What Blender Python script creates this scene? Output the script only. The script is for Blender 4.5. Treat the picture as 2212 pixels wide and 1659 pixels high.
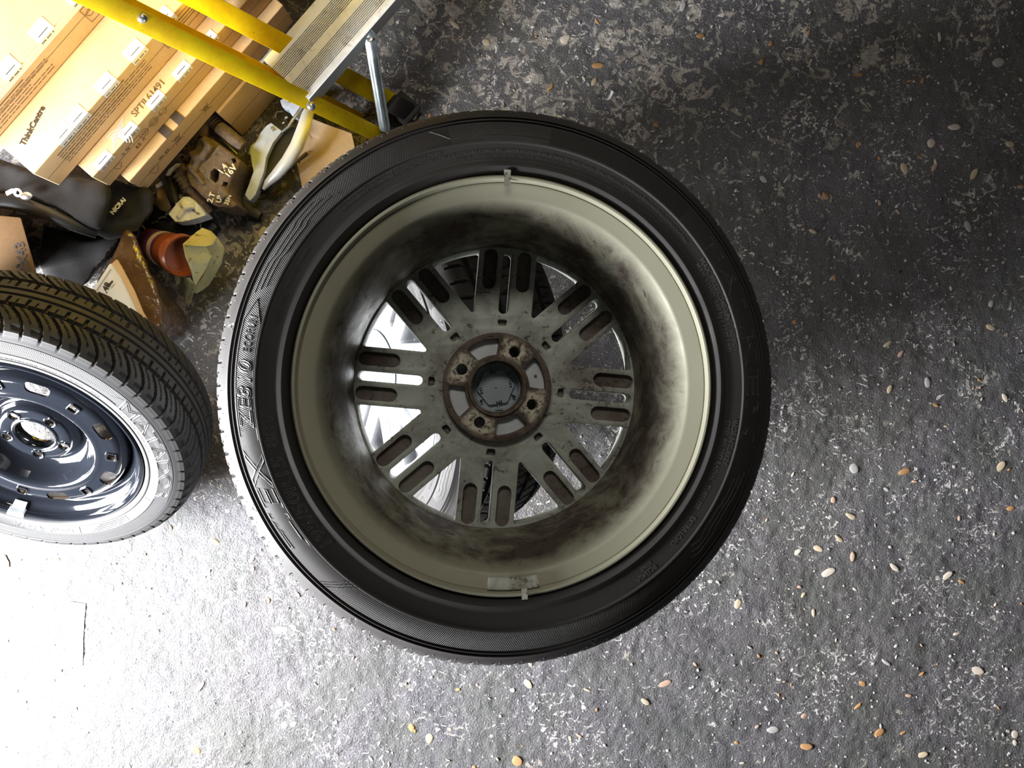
import bpy, bmesh, math, random
import numpy as np
from mathutils import Vector, Matrix
from mathutils import noise as mnoise
random.seed(7); RNG = np.random.default_rng(11)
for _o in list(bpy.data.objects): bpy.data.objects.remove(_o)
SC = bpy.context.scene
COL = SC.collection
PI = math.pi
F, H = 1600.0, 1.5            # focal length in pixels of the 2212 wide frame, height of the camera over the floor

# ------------------------------------------------------------------ camera
cd = bpy.data.cameras.new('camera'); cam = bpy.data.objects.new('camera', cd); COL.objects.link(cam)
cam.location = (0, 0, H); cam.rotation_euler = (0, 0, 0)
cd.sensor_width = 36.0; cd.lens = F / 2212 * 36.0; cd.clip_start = 0.02
SC.camera = cam
# ------------------------------------------------------------------ light
world = bpy.data.worlds.new('world'); SC.world = world; world.use_nodes = True
wb = world.node_tree.nodes['Background']; wb.inputs[0].default_value = (1.0, 0.97, 0.93, 1); wb.inputs[1].default_value = 0.034
def area_light(name, loc, target, sx, sy, power, color):
    l = bpy.data.lights.new(name, 'AREA'); l.shape = 'RECTANGLE'; l.size = sx; l.size_y = sy; l.energy = power; l.color = color
    o = bpy.data.objects.new(name, l); COL.objects.link(o); o.location = loc
    o.rotation_euler = (Vector(target) - Vector(loc)).to_track_quat('-Z', 'Z').to_euler(); return o
area_light('door_daylight', (-1.72, -.60, .74), (-0.1, 0.0, 0.15), 1.0, 0.70, 305, (0.95, 0.97, 1.0))
area_light('overhead_fill', (-0.1, 1.0, 1.95), (0.0, 0.5, 0.0), 0.6, 0.25, 6.5, (1.0, 0.94, 0.84))  # added fill from an unseen source, brightens the far floor and the hub
SC.view_settings.view_transform = 'Standard'; SC.view_settings.look = 'None'
SC.view_settings.exposure = 0.0; SC.view_settings.gamma = 1.0; SC.view_settings.use_curve_mapping = False

# ------------------------------------------------------------------ helpers
def W(px, py, z):
    """point at height z that the photograph shows at this pixel"""
    d = H - z
    return Vector(((px - 1106) / F * d, -(py - 829.5) / F * d, z))
def tag(o, label=None, cat=None, group=None, kind=None):
    if label: o['label'] = label
    if cat: o['category'] = cat
    if group: o['group'] = group
    if kind: o['kind'] = kind
    return o
def empty(name, loc=(0, 0, 0), mat=None):
    o = bpy.data.objects.new(name, None); COL.objects.link(o); o.empty_display_size = .05
    if mat is not None: o.matrix_world = mat
    else: o.location = loc
    return o
class MB:
    def __init__(s): s.v = []; s.f = []; s.m = []
    def add(s, v, f, mi=0):
        b = len(s.v); s.v += [tuple(p) for p in v]; s.f += [tuple(i + b for i in q) for q in f]; s.m += [mi] * len(f); return s
    def box(s, c, sz, M=None, mi=0):
        x, y, z = [a / 2 for a in sz]
        v = [Vector((i * x, j * y, k * z)) for k in (-1, 1) for j in (-1, 1) for i in (-1, 1)]
        v = [(M @ p if M is not None else p) + Vector(c) for p in v]
        return s.add(v, [(0, 2, 3, 1), (4, 5, 7, 6), (0, 1, 5, 4), (2, 6, 7, 3), (0, 4, 6, 2), (1, 3, 7, 5)], mi)
    def lathe(s, prof, n=64, closed=True, M=None, mi=0, a0=0., a1=2 * PI):
        full = abs(a1 - a0 - 2 * PI) < 1e-6; k = len(prof); v = []
        cnt = n if full else n + 1
        for i in range(cnt):
            a = a0 + (a1 - a0) * i / n; c, sn = math.cos(a), math.sin(a)
            for r, z in prof: v.append(Vector((r * c, r * sn, z)))
        if M is not None: v = [M @ p for p in v]
        f = []
        for i in range(n):
            j = (i + 1) % cnt
            for q in range(k if closed else k - 1):
                w = (q + 1) % k; f.append((i * k + q, j * k + q, j * k + w, i * k + w))
        return s.add(v, f, mi)
    def tube(s, pts, r, n=10, mi=0, cap=True, flat=1.0, up=(0, 0, 1)):
        pts = [Vector(p) for p in pts]; k = len(pts); rs = r if isinstance(r, (list, tuple)) else [r] * k; v = []
        up = Vector(up)
        for i, p in enumerate(pts):
            d = (pts[min(i + 1, k - 1)] - pts[max(i - 1, 0)]).normalized()
            a = d.cross(up)
            if a.length < 1e-3: a = d.cross(Vector((1, 0, 0)))
            a.normalize(); b = a.cross(d)
            for j in range(n):
                t = 2 * PI * j / n; v.append(p + a * rs[i] * math.cos(t) + b * rs[i] * flat * math.sin(t))
        f = [(i * n + j, i * n + (j + 1) % n, (i + 1) * n + (j + 1) % n, (i + 1) * n + j) for i in range(k - 1) for j in range(n)]
        if cap: f += [tuple(range(n))[::-1], tuple((k - 1) * n + j for j in range(n))]
        return s.add(v, f, mi)
    def prism(s, poly, z0, z1, mi=0, M=None):
        n = len(poly); v = [Vector((x, y, z0)) for x, y in poly] + [Vector((x, y, z1)) for x, y in poly]
        if M is not None: v = [M @ p for p in v]
        return s.add(v, [tuple(range(n))[::-1], tuple(range(n, 2 * n))] + [(i, (i + 1) % n, n + (i + 1) % n, n + i) for i in range(n)], mi)
    def pix(s, poly, z0, z1, mi=0):
        """vertical prism whose top outline (height z1) is given in photograph pixels"""
        return s.prism([W(x, y, z1)[:2] for x, y in poly], z0, z1, mi)
    def pix2(s, poly, z0, z1, shrink=1.0, mi=0):
        """undercut solid: same outline seen from above at the top and (shrunk) at the bottom"""
        cx = sum(p[0] for p in poly) / len(poly); cy = sum(p[1] for p in poly) / len(poly); n = len(poly)
        v = [W(cx + (x - cx) * shrink, cy + (y - cy) * shrink, z0) for x, y in poly] + [W(x, y, z1) for x, y in poly]
        return s.add(v, [tuple(range(n))[::-1], tuple(range(n, 2 * n))] + [(i, (i + 1) % n, n + (i + 1) % n, n + i) for i in range(n)], mi)
    def sphere(s, c, r, n=12, M=None, mi=0, sc=(1, 1, 1)):
        c = Vector(c); v = []; f = []
        for i in range(n // 2 + 1):
            t = PI * i / (n // 2)
            for j in range(n):
                p = Vector((r * math.sin(t) * math.cos(2 * PI * j / n) * sc[0], r * math.sin(t) * math.sin(2 * PI * j / n) * sc[1], r * math.cos(t) * sc[2]))
                v.append(c + (M @ p if M is not None else p))
        for i in range(n // 2):
            for j in range(n): f.append((i * n + j, (i + 1) * n + j, (i + 1) * n + (j + 1) % n, i * n + (j + 1) % n))
        return s.add(v, f, mi)
    def mesh(s, name='m', fix=True, merge=True):
        me = bpy.data.meshes.new(name); me.from_pydata([tuple(p) for p in s.v], [], s.f)
        me.polygons.foreach_set('material_index', s.m)
        if fix:
            bm = bmesh.new(); bm.from_mesh(me)
            if merge: bmesh.ops.remove_doubles(bm, verts=bm.verts, dist=1e-6)
            bmesh.ops.recalc_face_normals(bm, faces=bm.faces); bm.to_mesh(me); bm.free()
        return me
    def build(s, name, mats, parent=None, angle=35, bevel=0, seg=2, fix=True):
        return link(name, s.mesh(name, fix), mats, parent, angle, bevel, seg)
def finish(me, angle=35):
    me.polygons.foreach_set('use_smooth', [True] * len(me.polygons)); me.set_sharp_from_angle(angle=math.radians(angle)); me.update()
def link(name, me, mats, parent=None, angle=35, bevel=0, seg=2):
    if not isinstance(mats, (list, tuple)): mats = [mats]
    me.materials.clear()
    for m in mats: me.materials.append(m)
    if bevel:
        mi = [0] * len(me.polygons)
        bm = bmesh.new(); bm.from_mesh(me)
        es = [e for e in bm.edges if len(e.link_faces) == 2 and e.calc_face_angle(0) > math.radians(30)]
        bmesh.ops.bevel(bm, geom=es, offset=bevel, segments=seg, affect='EDGES', profile=.6, clamp_overlap=True)
        bm.to_mesh(me); bm.free()
    finish(me, angle)
    o = bpy.data.objects.new(name, me); COL.objects.link(o)
    if parent is not None: o.parent = parent
    return o
def evalmesh(o):
    bpy.context.view_layer.update()
    dg = bpy.context.evaluated_depsgraph_get(); return bpy.data.meshes.new_from_object(o.evaluated_get(dg))
def soft(mb, voxel, noise_amp=0, noise_scale=20, smooth=3, name='m'):
    """fuse the shapes into one skin (voxel remesh), relax it and crumple it"""
    me = mb.mesh(); o = bpy.data.objects.new('tmp', me); COL.objects.link(o)
    r = o.modifiers.new('r', 'REMESH'); r.mode = 'VOXEL'; r.voxel_size = voxel
    if smooth:
        q = o.modifiers.new('s', 'SMOOTH'); q.factor = .5; q.iterations = smooth
    out = evalmesh(o); bpy.data.objects.remove(o)
    if noise_amp:
        for v in out.vertices:
            v.co += v.normal * noise_amp * (mnoise.noise(v.co * noise_scale) + .5 * mnoise.noise(v.co * noise_scale * 2.3))
    out.name = name; return out
def boolean(me, cutter, op='DIFFERENCE'):
    a = bpy.data.objects.new('a', me); b = bpy.data.objects.new('b', cutter); COL.objects.link(a); COL.objects.link(b)
    m = a.modifiers.new('b', 'BOOLEAN'); m.operation = op; m.object = b; m.solver = 'EXACT'; m.use_self = True
    out = evalmesh(a); bpy.data.objects.remove(a); bpy.data.objects.remove(b); return out
def plate(loops, z0, z1, bev=0.0):
    """flat plate with holes: first loop is the outline, the others are cut out"""
    cu = bpy.data.curves.new('c', 'CURVE'); cu.dimensions = '2D'; cu.fill_mode = 'BOTH'; cu.extrude = (z1 - z0) / 2 - bev; cu.bevel_depth = bev; cu.bevel_resolution = 1
    cu.offset = -bev
    for lp in loops:
        sp = cu.splines.new('POLY'); sp.points.add(len(lp) - 1); sp.use_cyclic_u = True
        for p, q in zip(sp.points, lp): p.co = (q[0], q[1], 0, 1)
    o = bpy.data.objects.new('c', cu); COL.objects.link(o); me = evalmesh(o); bpy.data.objects.remove(o)
    me.transform(Matrix.Translation((0, 0, (z0 + z1) / 2))); return me
def me_to(mb, me, M=None, mi=0):
    v = [(M @ p.co if M is not None else p.co.copy()) for p in me.vertices]
    mb.add(v, [tuple(p.vertices) for p in me.polygons], mi); return mb
def text_mesh(s, size, outline=0, thick=0.0003, offset=0.0, shear=0, space=1.0):
    cu = bpy.data.curves.new('t', 'FONT'); cu.body = s; cu.size = size; cu.resolution_u = 3; cu.shear = shear; cu.space_character = space
    if outline: cu.fill_mode = 'NONE'; cu.bevel_depth = outline; cu.bevel_resolution = 0
    else: cu.extrude = thick; cu.offset = offset
    o = bpy.data.objects.new('t', cu); COL.objects.link(o); me = evalmesh(o); bpy.data.objects.remove(o); bpy.data.curves.remove(cu)
    return me
def text_plane(mb, s, origin, xdir, normal, size, thick=.0002, offset=0.0, shear=0, mi=0, center=False, space=1.0):
    me = text_mesh(s, size, 0, thick, offset, shear, space)
    x = Vector(xdir).normalized(); n = Vector(normal).normalized(); x = (x - n * x.dot(n)).normalized(); y = n.cross(x)
    ox = -max([v.co.x for v in me.vertices] + [0]) / 2 if center else 0
    for v in me.vertices: v.co = Vector(origin) + x * (v.co.x + ox) + y * v.co.y + n * (v.co.z)
    me_to(mb, me, None, mi); bpy.data.meshes.remove(me)
def frame(c, n, xh=(1, 0, 0)):
    n = Vector(n).normalized(); x = Vector(xh); x = (x - n * x.dot(n)).normalized(); y = n.cross(x)
    M = Matrix((x, y, n)).transposed().to_4x4(); M.translation = Vector(c); return M
def arc(r, a0, a1, n): return [(r * math.cos(a0 + (a1 - a0) * i / n), r * math.sin(a0 + (a1 - a0) * i / n)) for i in range(n + 1)]
def rnd(poly, rad, n=4):
    """round the corners of a polygon"""
    out = []; k = len(poly)
    for i in range(k):
        a, b, c = Vector(poly[i - 1][:2]), Vector(poly[i][:2]), Vector(poly[(i + 1) % k][:2])
        u, w = (a - b), (c - b); t = min(rad, u.length * .45, w.length * .45)
        p, q = b + u.normalized() * t, b + w.normalized() * t
        for j in range(n + 1):
            s = j / n; out.append(tuple(p * (1 - s) ** 2 + b * 2 * s * (1 - s) + q * s * s))
    return out
def slot(r0, r1, half, ang, off=0.0, n=6):
    """radial rounded slot at angle ang, its centre line shifted sideways by off"""
    pts = [(r0 + half + half * math.cos(t), off + half * math.sin(t)) for t in [PI / 2 + PI * i / n for i in range(n + 1)]]
    pts += [(r1 - half + half * math.cos(t), off + half * math.sin(t)) for t in [-PI / 2 + PI * i / n for i in range(n + 1)]]
    c, s = math.cos(ang), math.sin(ang); return [(x * c - y * s, x * s + y * c) for x, y in pts]
# ------------------------------------------------------------------ materials
class NT:
    def __init__(s, name):
        s.mat = bpy.data.materials.new(name); s.mat.use_nodes = True; s.t = s.mat.node_tree; s.n = s.t.nodes; s.p = s.n['Principled BSDF']
        s.tc = s.n.new('ShaderNodeTexCoord')
    def l(s, a, b): s.t.links.new(a, b)
    def noise(s, scale, detail=4, rough=.6, dist=0, vec=None):
        n = s.n.new('ShaderNodeTexNoise'); n.inputs['Scale'].default_value = scale; n.inputs['Detail'].default_value = detail
        n.inputs['Roughness'].default_value = rough; n.inputs['Distortion'].default_value = dist
        s.l(vec or s.tc.outputs['Object'], n.inputs['Vector']); return n.outputs['Fac']
    def voro(s, scale, feature='F1', vec=None):
        n = s.n.new('ShaderNodeTexVoronoi'); n.feature = feature; n.inputs['Scale'].default_value = scale
        s.l(vec or s.tc.outputs['Object'], n.inputs['Vector']); return n.outputs['Distance']
    def math(s, op, a, b=None, c=None):
        n = s.n.new('ShaderNodeMath'); n.operation = op
        for i, x in enumerate((a, b, c)):
            if x is None: continue
            if isinstance(x, (int, float)): n.inputs[i].default_value = x
            else: s.l(x, n.inputs[i])
        return n.outputs[0]
    def ramp(s, fac, stops):
        n = s.n.new('ShaderNodeValToRGB'); e = n.color_ramp.elements
        while len(e) < len(stops): e.new(.5)
        for el, (p, c) in zip(e, stops):
            el.position = p; el.color = (c, c, c, 1) if isinstance(c, (int, float)) else (*c, 1)
        s.l(fac, n.inputs[0]); return n.outputs[0]
    def mix(s, fac, a, b):
        n = s.n.new('ShaderNodeMix'); n.data_type = 'RGBA'
        for sock, x in ((n.inputs['Factor'], fac), (n.inputs[6], a), (n.inputs[7], b)):
            if isinstance(x, (int, float)): sock.default_value = x
            elif isinstance(x, tuple): sock.default_value = (*x, 1)
            else: s.l(x, sock)
        return n.outputs[2]
    def bump(s, h, strength=.3, dist=.001, prev=None):
        n = s.n.new('ShaderNodeBump'); n.inputs['Strength'].default_value = strength; n.inputs['Distance'].default_value = dist
        s.l(h, n.inputs['Height'])
        if prev is not None: s.l(prev, n.inputs['Normal'])
        s.l(n.outputs[0], s.p.inputs['Normal']); return n.outputs[0]
    def set(s, **k):
        for key, x in k.items():
            sock = s.p.inputs[{'col': 'Base Color', 'rough': 'Roughness', 'metal': 'Metallic', 'spec': 'Specular IOR Level', 'coat': 'Coat Weight', 'trans': 'Transmission Weight', 'ior': 'IOR', 'alpha': 'Alpha', 'sheen': 'Sheen Weight', 'sss': 'Subsurface Weight'}[key]]
            if isinstance(x, tuple): sock.default_value = (*x, 1)
            elif isinstance(x, (int, float)): sock.default_value = x
            else: s.l(x, sock)
        return s
def simple(name, col, rough=.5, metal=0, var=.25, scale=40, bump=.15, bscale=300, bdist=.0005, spec=.5, **k):
    m = NT(name); f = m.noise(scale, 5, .65)
    dark = tuple(c * (1 - var) for c in col); lite = tuple(min(1, c * (1 + var)) for c in col)
    m.set(col=m.ramp(f, [(.3, dark), (.7, lite)]), rough=rough, metal=metal, spec=spec, **k)
    if bump: m.bump(m.noise(bscale, 3), bump, bdist)
    return m.mat

def floor_mat():
    m = NT('rough_asphalt')
    big = m.noise(2.2, 3, .5); mid = m.noise(14, 6, .65, .3); fine = m.noise(240, 4, .72); grit = m.voro(260)
    base = m.mix(m.ramp(big, [(.35, 0.), (.65, 1.)]), (.098, .094, .112), (.098, .088, .079))
    base = m.mix(m.ramp(mid, [(.3, 0.), (.7, 1.)]), base, (.16, .152, .157))
    base = m.mix(m.ramp(fine, [(.38, .65), (.6, 0.)]), base, (.05, .045, .045))
    # worn pale screed left as flakes, dense towards the boxes, sparse elsewhere
    sep = m.n.new('ShaderNodeSeparateXYZ'); m.l(m.tc.outputs['Object'], sep.inputs[0])
    y = sep.outputs['Y']; x = sep.outputs['X']
    dens = m.math('ADD', m.math('MULTIPLY', m.math('SUBTRACT', y, m.math('MULTIPLY', x, .40)), .20), 0.0)
    dens = m.math('MINIMUM', m.math('MAXIMUM', dens, -.015), .10)
    fl = m.math('ADD', m.noise(38, 7, .64, 1.0), dens)
    fl = m.math('ADD', fl, m.math('MULTIPLY', m.math('SUBTRACT', m.noise(5, 2, .5), .5), .22))
    flake = m.ramp(fl, [(.632, 0.), (.648, 1.)])
    base = m.mix(flake, base, m.ramp(m.noise(90, 4, .7), [(.3, (.22, .19, .16)), (.7, (.46, .42, .37))]))
    wh = m.ramp(m.noise(46, 4, .5, 2.6), [(.655, 0.), (.668, 1.)])
    base = m.mix(wh, base, (.62, .60, .57))
    clus = m.ramp(m.noise(6, 2, .5), [(.52, 0.), (.60, 1.)])      # patches of pale broken aggregate
    w2 = m.math('MULTIPLY', m.ramp(m.noise(58, 5, .6, 1.8), [(.580, 0.), (.600, 1.)]), clus)
    base = m.mix(w2, base, m.ramp(m.noise(150, 3), [(.35, (.30, .28, .26)), (.65, (.66, .63, .60))]))
    base = m.mix(m.ramp(m.noise(9, 4, .6), [(.45, 0.), (.62, .55)]), base, m.mix(w2, (.085, .088, .078), (.5, .48, .44)))
    pit = m.ramp(m.noise(42, 5, .6, .3), [(.27, 1.), (.31, 0.)])
    base = m.mix(pit, base, (.022, .02, .02))
    m.set(col=base, rough=.62, spec=.35)
    h = m.math('ADD', m.math('MULTIPLY', fine, .8), m.math('ADD', m.math('MULTIPLY', flake, .22), m.math('ADD', m.math('MULTIPLY', grit, -.3), m.math('MULTIPLY', pit, -.8))))
    b = m.bump(h, .8, .0035)
    return m.mat
def rubber_mat(name, hatch=None, wavy=False, col=(.034, .0315, .0305), rough=.55, grime=.35):
    m = NT(name)
    sep = m.n.new('ShaderNodeSeparateXYZ'); m.l(m.tc.outputs['Object'], sep.inputs[0]); x, y = sep.outputs['X'], sep.outputs['Y']
    r = m.math('SQRT', m.math('ADD', m.math('MULTIPLY', x, x), m.math('MULTIPLY', y, y))); a = m.math('ARCTAN2', y, x)
    d = m.ramp(m.noise(9, 6, .65), [(.35, 0.), (.75, grime)])
    body = m.mix(d, col, (.060, .050, .045))
    if wavy: body = m.mix(m.math('LESS_THAN', r, .2475), (.022, .020, .019), body)      # paler dusty sidewall, darker tread: lit and shaded sides put into the colour
    m.set(col=body, rough=m.ramp(m.noise(30, 4), [(.3, rough - .02), (.7, rough + .16)]), spec=.4)
    prev = m.bump(m.noise(500, 3), .12, .0004)
    if hatch:
        r0, r1, n, k = hatch
        ph = m.math('ADD', m.math('MULTIPLY', a, n), m.math('MULTIPLY', r, k))
        if wavy: ph = m.math('ADD', m.math('MULTIPLY', a, n), m.math('MULTIPLY', m.math('SINE', m.math('MULTIPLY', r, k)), 2.4))
        sv = m.math('SINE', ph); mask = m.math('MULTIPLY', m.math('GREATER_THAN', r, r0), m.math('LESS_THAN', r, r1))
        if not wavy:      # the name panels are smooth
            for lo_, hi_ in ((-24, 44), (-170, -130), (80, 103)):
                inside = m.math('MULTIPLY', m.math('GREATER_THAN', a, math.radians(lo_)), m.math('LESS_THAN', a, math.radians(hi_)))
                mask = m.math('MULTIPLY', mask, m.math('SUBTRACT', 1.0, inside))
        m.bump(m.math('MULTIPLY', sv, mask), .7, .00035, prev)
    return m.mat
def cardboard_mat(name, col, col2):
    m = NT(name); f = m.noise(18, 5, .6); g = m.noise(160, 3, .7)
    m.set(col=m.mix(m.ramp(g, [(.35, 0.), (.7, .35)]), m.ramp(f, [(.3, col), (.7, col2)]), tuple(c * .8 for c in col)), rough=.8, spec=.25)
    m.bump(m.noise(60, 4, .6), .15, .001); return m.mat
def rusty_alloy():
    m = NT('dirty_hub_metal'); n = m.noise(70, 8, .75); p = m.noise(120, 6, .8, .6)
    sep = m.n.new('ShaderNodeSeparateXYZ'); m.l(m.tc.outputs['Object'], sep.inputs[0]); x, y = sep.outputs['X'], sep.outputs['Y']
    r = m.math('SQRT', m.math('ADD', m.math('MULTIPLY', x, x), m.math('MULTIPLY', y, y)))
    a = m.math('ARCTAN2', y, x)
    near = m.math('COSINE', m.math('MULTIPLY', m.math('SUBTRACT', a, math.radians(63.5)), 4))      # the bolt seats, where the drum rubbed the metal bare
    band = m.ramp(m.math('ABSOLUTE', m.math('SUBTRACT', r, .047)), [(0.0085, 1.), (.0125, 0.)])
    w = m.math('MULTIPLY', m.ramp(m.math('ADD', m.math('MULTIPLY', near, .4), n), [(.48, 0.), (.72, 1.)]), band)
    c = m.ramp(n, [(.3, (.05, .037, .03)), (.5, (.14, .105, .082)), (.72, (.24, .20, .165))])
    c = m.mix(m.ramp(p, [(.60, 0.), (.66, .7)]), c, (.28, .16, .055))
    c = m.mix(m.math('MULTIPLY', w, m.ramp(p, [(.44, 0.), (.5, 1.)])), c, (.72, .67, .55))
    m.set(col=c, rough=.75, spec=.4, metal=.15); m.bump(m.noise(260, 6, .75), .55, .0012); return m.mat
def dirty_paint(name, col, dirt, amount=.55, metal=.35, rough=.42, zfade=None):
    m = NT(name); n = m.noise(16, 7, .7, .4); s = m.noise(110, 5, .75, .5)
    f = m.ramp(n, [(amount - .1, 0.), (amount + .15, 1.)])
    c = m.mix(f, col, dirt); c = m.mix(m.ramp(m.math('ADD', s, m.math('MULTIPLY', m.math('SUBTRACT', n, .5), .35)), [(.585, 0.), (.63, .75)]), c, (.035, .025, .02))
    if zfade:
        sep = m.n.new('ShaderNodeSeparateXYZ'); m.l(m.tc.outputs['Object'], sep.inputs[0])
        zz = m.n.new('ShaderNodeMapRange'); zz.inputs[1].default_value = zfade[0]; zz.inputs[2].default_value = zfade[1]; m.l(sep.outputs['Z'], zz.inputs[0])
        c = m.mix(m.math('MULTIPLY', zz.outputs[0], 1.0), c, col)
    m.set(col=c, rough=m.ramp(n, [(.35, rough), (.7, min(1, rough + .3))]), metal=metal)
    m.bump(s, .25, .0007); return m.mat
M_FLOOR = floor_mat()
M_TYRE = rubber_mat('tyre_rubber', (.2425, .2615, 860, 1700))
M_TYRE2 = rubber_mat('tyre_rubber_fine_ribs', (.214, .236, 620, 520), wavy=True, col=(.060, .060, .062))
M_LETTER = simple('raised_rubber', (.085, .082, .080), .42, bump=0)
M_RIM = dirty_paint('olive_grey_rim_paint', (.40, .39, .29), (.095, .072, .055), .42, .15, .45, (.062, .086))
M_DISC = dirty_paint('dirty_spoke_paint', (.50, .54, .48), (.23, .205, .18), .52, .05, .5)
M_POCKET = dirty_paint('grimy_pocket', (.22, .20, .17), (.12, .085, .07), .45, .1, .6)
M_SILVER = simple('bright_silver_paint', (.66, .67, .69), .28, .75, .06, 12, 0)
M_HUB = rusty_alloy()
M_CAST = simple('bare_cast_silver', (.66, .70, .73), .5, .15, .12, 60, .2)
M_CAP = simple('grey_blue_plastic', (.36, .42, .45), .45, 0, .12, 30, .05)
M_BLACKHOLE = simple('black_plastic', (.012, .012, .013), .5)
M_WEIGHT = dirty_paint('painted_weight', (.55, .58, .50), (.22, .19, .14), .55, .1, .5)
M_GLOSS = simple('gloss_black_enamel', (.012, .014, .019), .07, 0, .1, 30, 0, spec=.8, coat=1.0)
M_ZINC = NT('galvanised_steel').set(rough=.33, metal=.9); M_ZINC.set(col=M_ZINC.ramp(M_ZINC.noise(55, 6, .7), [(.3, (.32, .38, .40)), (.7, (.66, .72, .74))])); M_ZINC = M_ZINC.mat
M_ALU = NT('worn_aluminium').set(metal=.75); M_ALU.set(rough=M_ALU.ramp(M_ALU.noise(25, 5), [(.3, .35), (.7, .6)]), col=M_ALU.mix(M_ALU.ramp(M_ALU.noise(35, 7, .7, .5), [(.54, 0.), (.66, .55)]), (.68, .69, .69), (.33, .32, .29))); M_ALU.bump(M_ALU.noise(220, 3), .15, .0004); M_ALU = M_ALU.mat
def yellow():
    m = NT('yellow_fibreglass'); s = m.noise(260, 3, .6); st = m.noise(20, 5, .7)
    c = m.ramp(st, [(.35, (.85, .50, .003)), (.6, (.97, .70, .004))]); c = m.mix(m.ramp(s, [(.70, 0.), (.74, .9)]), c, (.10, .05, .015))
    m.set(col=c, rough=.5, spec=.25); m.bump(m.noise(400, 3), .12, .0004); return m.mat
M_YELLOW = yellow()
M_RUBBERFOOT = simple('black_foot_rubber', (.02, .018, .017), .6)
M_CARD = cardboard_mat('brown_cardboard', (.60, .41, .215), (.70, .49, .27))
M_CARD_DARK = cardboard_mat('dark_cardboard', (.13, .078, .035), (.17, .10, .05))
M_CARD_PALE = cardboard_mat('pale_cardboard', (.60, .44, .29), (.72, .55, .38))
M_PAPER = simple('white_paper', (.80, .80, .80), .6, 0, .03, 30, .05)
M_INK = simple('black_ink', (.045, .035, .03), .6, bump=0)
M_INK_BROWN = simple('brown_print', (.16, .09, .04), .7, bump=0)
M_GREYTAPE = simple('grey_tape', (.075, .06, .06), .5)
M_BLACKFAB = simple('black_fabric', (.007, .006, .006), .85, 0, .3, 60, .5, 700, .0012)
M_BLACKPL = simple('black_leatherette', (.009, .0095, .009), .5, 0, .2, 30, .2, 200)
M_IRON = NT('rusty_cast_iron'); M_IRON.set(col=M_IRON.mix(M_IRON.ramp(M_IRON.noise(45, 7, .7), [(.45, 0.), (.7, .9)]), M_IRON.ramp(M_IRON.noise(130, 5), [(.3, (.11, .085, .07)), (.7, (.25, .20, .16))]), (.24, .15, .10)), rough=.8, spec=.3); M_IRON.bump(M_IRON.noise(300, 6, .75), .5, .0012); M_IRON = M_IRON.mat
M_PAINTPEN = simple('white_paint_pen', (.82, .78, .66), .5, bump=0)
M_SATIN = simple('satin_silver', (.76, .78, .80), .42, .2, .05, 20, 0)
M_BLUEPL = simple('milky_blue_plastic', (.56, .64, .82), .4, 0, .15, 35, .1)
M_WHITEPL = simple('dirty_white_plastic', (.82, .84, .84), .45, 0, .15, 60, .15)
M_ORANGE = simple('orange_plastic', (.27, .068, .022), .3, 0, .08, 20, 0)
M_PURPLE = simple('purple_label', (.11, .03, .085), .35, bump=0)
M_WHITEBAND = simple('pale_band', (.45, .36, .36), .4, bump=0)
M_CLOTH = NT('soiled_yellow_cloth'); M_CLOTH.set(col=M_CLOTH.mix(M_CLOTH.ramp(M_CLOTH.noise(60, 6, .7, .6), [(.58, 0.), (.68, .9)]), M_CLOTH.ramp(M_CLOTH.noise(20, 4), [(.3, (.42, .38, .16)), (.7, (.56, .52, .28))]), (.12, .09, .04)), rough=.8); M_CLOTH.bump(M_CLOTH.noise(90, 5), .4, .002); M_CLOTH = M_CLOTH.mat
def tape_mat():
    m = NT('brown_parcel_tape'); m.set(col=m.ramp(m.noise(25, 5), [(.3, (.085, .042, .014)), (.7, (.15, .082, .032))]), rough=.14, spec=.7, coat=.6)
    m.bump(m.noise(45, 4, .55, 1.2), .8, .004); return m.mat
M_TAPE = tape_mat()
M_BRASS = simple('dull_brass', (.30, .24, .12), .4, .7)
M_STEEL = simple('bright_steel', (.6, .6, .6), .25, .9, .1)

# ------------------------------------------------------------------ floor
def vnoise(X, Y, scale, seed):
    r = np.random.default_rng(seed); G = r.random((256, 256)); x = X * scale + 1000.37; y = Y * scale + 1000.11
    xi = np.floor(x).astype(int); yi = np.floor(y).astype(int); fx = x - xi; fy = y - yi; fx = fx * fx * (3 - 2 * fx); fy = fy * fy * (3 - 2 * fy)
    g = lambda a, b: G[a % 256, b % 256]
    return (g(xi, yi) * (1 - fx) + g(xi + 1, yi) * fx) * (1 - fy) + (g(xi, yi + 1) * (1 - fx) + g(xi + 1, yi + 1) * fx) * fy - .5
def floor_h(X, Y):
    return (vnoise(X, Y, 3, 1) * .006 + vnoise(X, Y, 11, 2) * .0035 + vnoise(X, Y, 40, 3) * .0022 + vnoise(X, Y, 110, 4) * .0022)
gx = np.concatenate([[-3.2, -2.4, -1.8, -1.4], np.arange(-1.16, 1.161, .0042), [1.4, 1.8, 2.4, 3.2]])
gy = np.concatenate([[-3.0, -2.2, -1.5, -1.1], np.arange(-.88, .881, .0042), [1.1, 1.5, 2.2, 3.0]])
GX, GY = np.meshgrid(gx, gy, indexing='ij'); GZ = floor_h(GX, GY) - .003
nx, ny = GX.shape
fv = np.stack([GX, GY, GZ], -1).reshape(-1, 3); idx = np.arange(nx * ny).reshape(nx, ny)
ff = np.stack([idx[:-1, :-1], idx[1:, :-1], idx[1:, 1:], idx[:-1, 1:]], -1).reshape(-1, 4)
fm = bpy.data.meshes.new('floor'); fm.vertices.add(len(fv)); fm.vertices.foreach_set('co', fv.ravel()); fm.loops.add(ff.size); fm.loops.foreach_set('vertex_index', ff.ravel())
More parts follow.
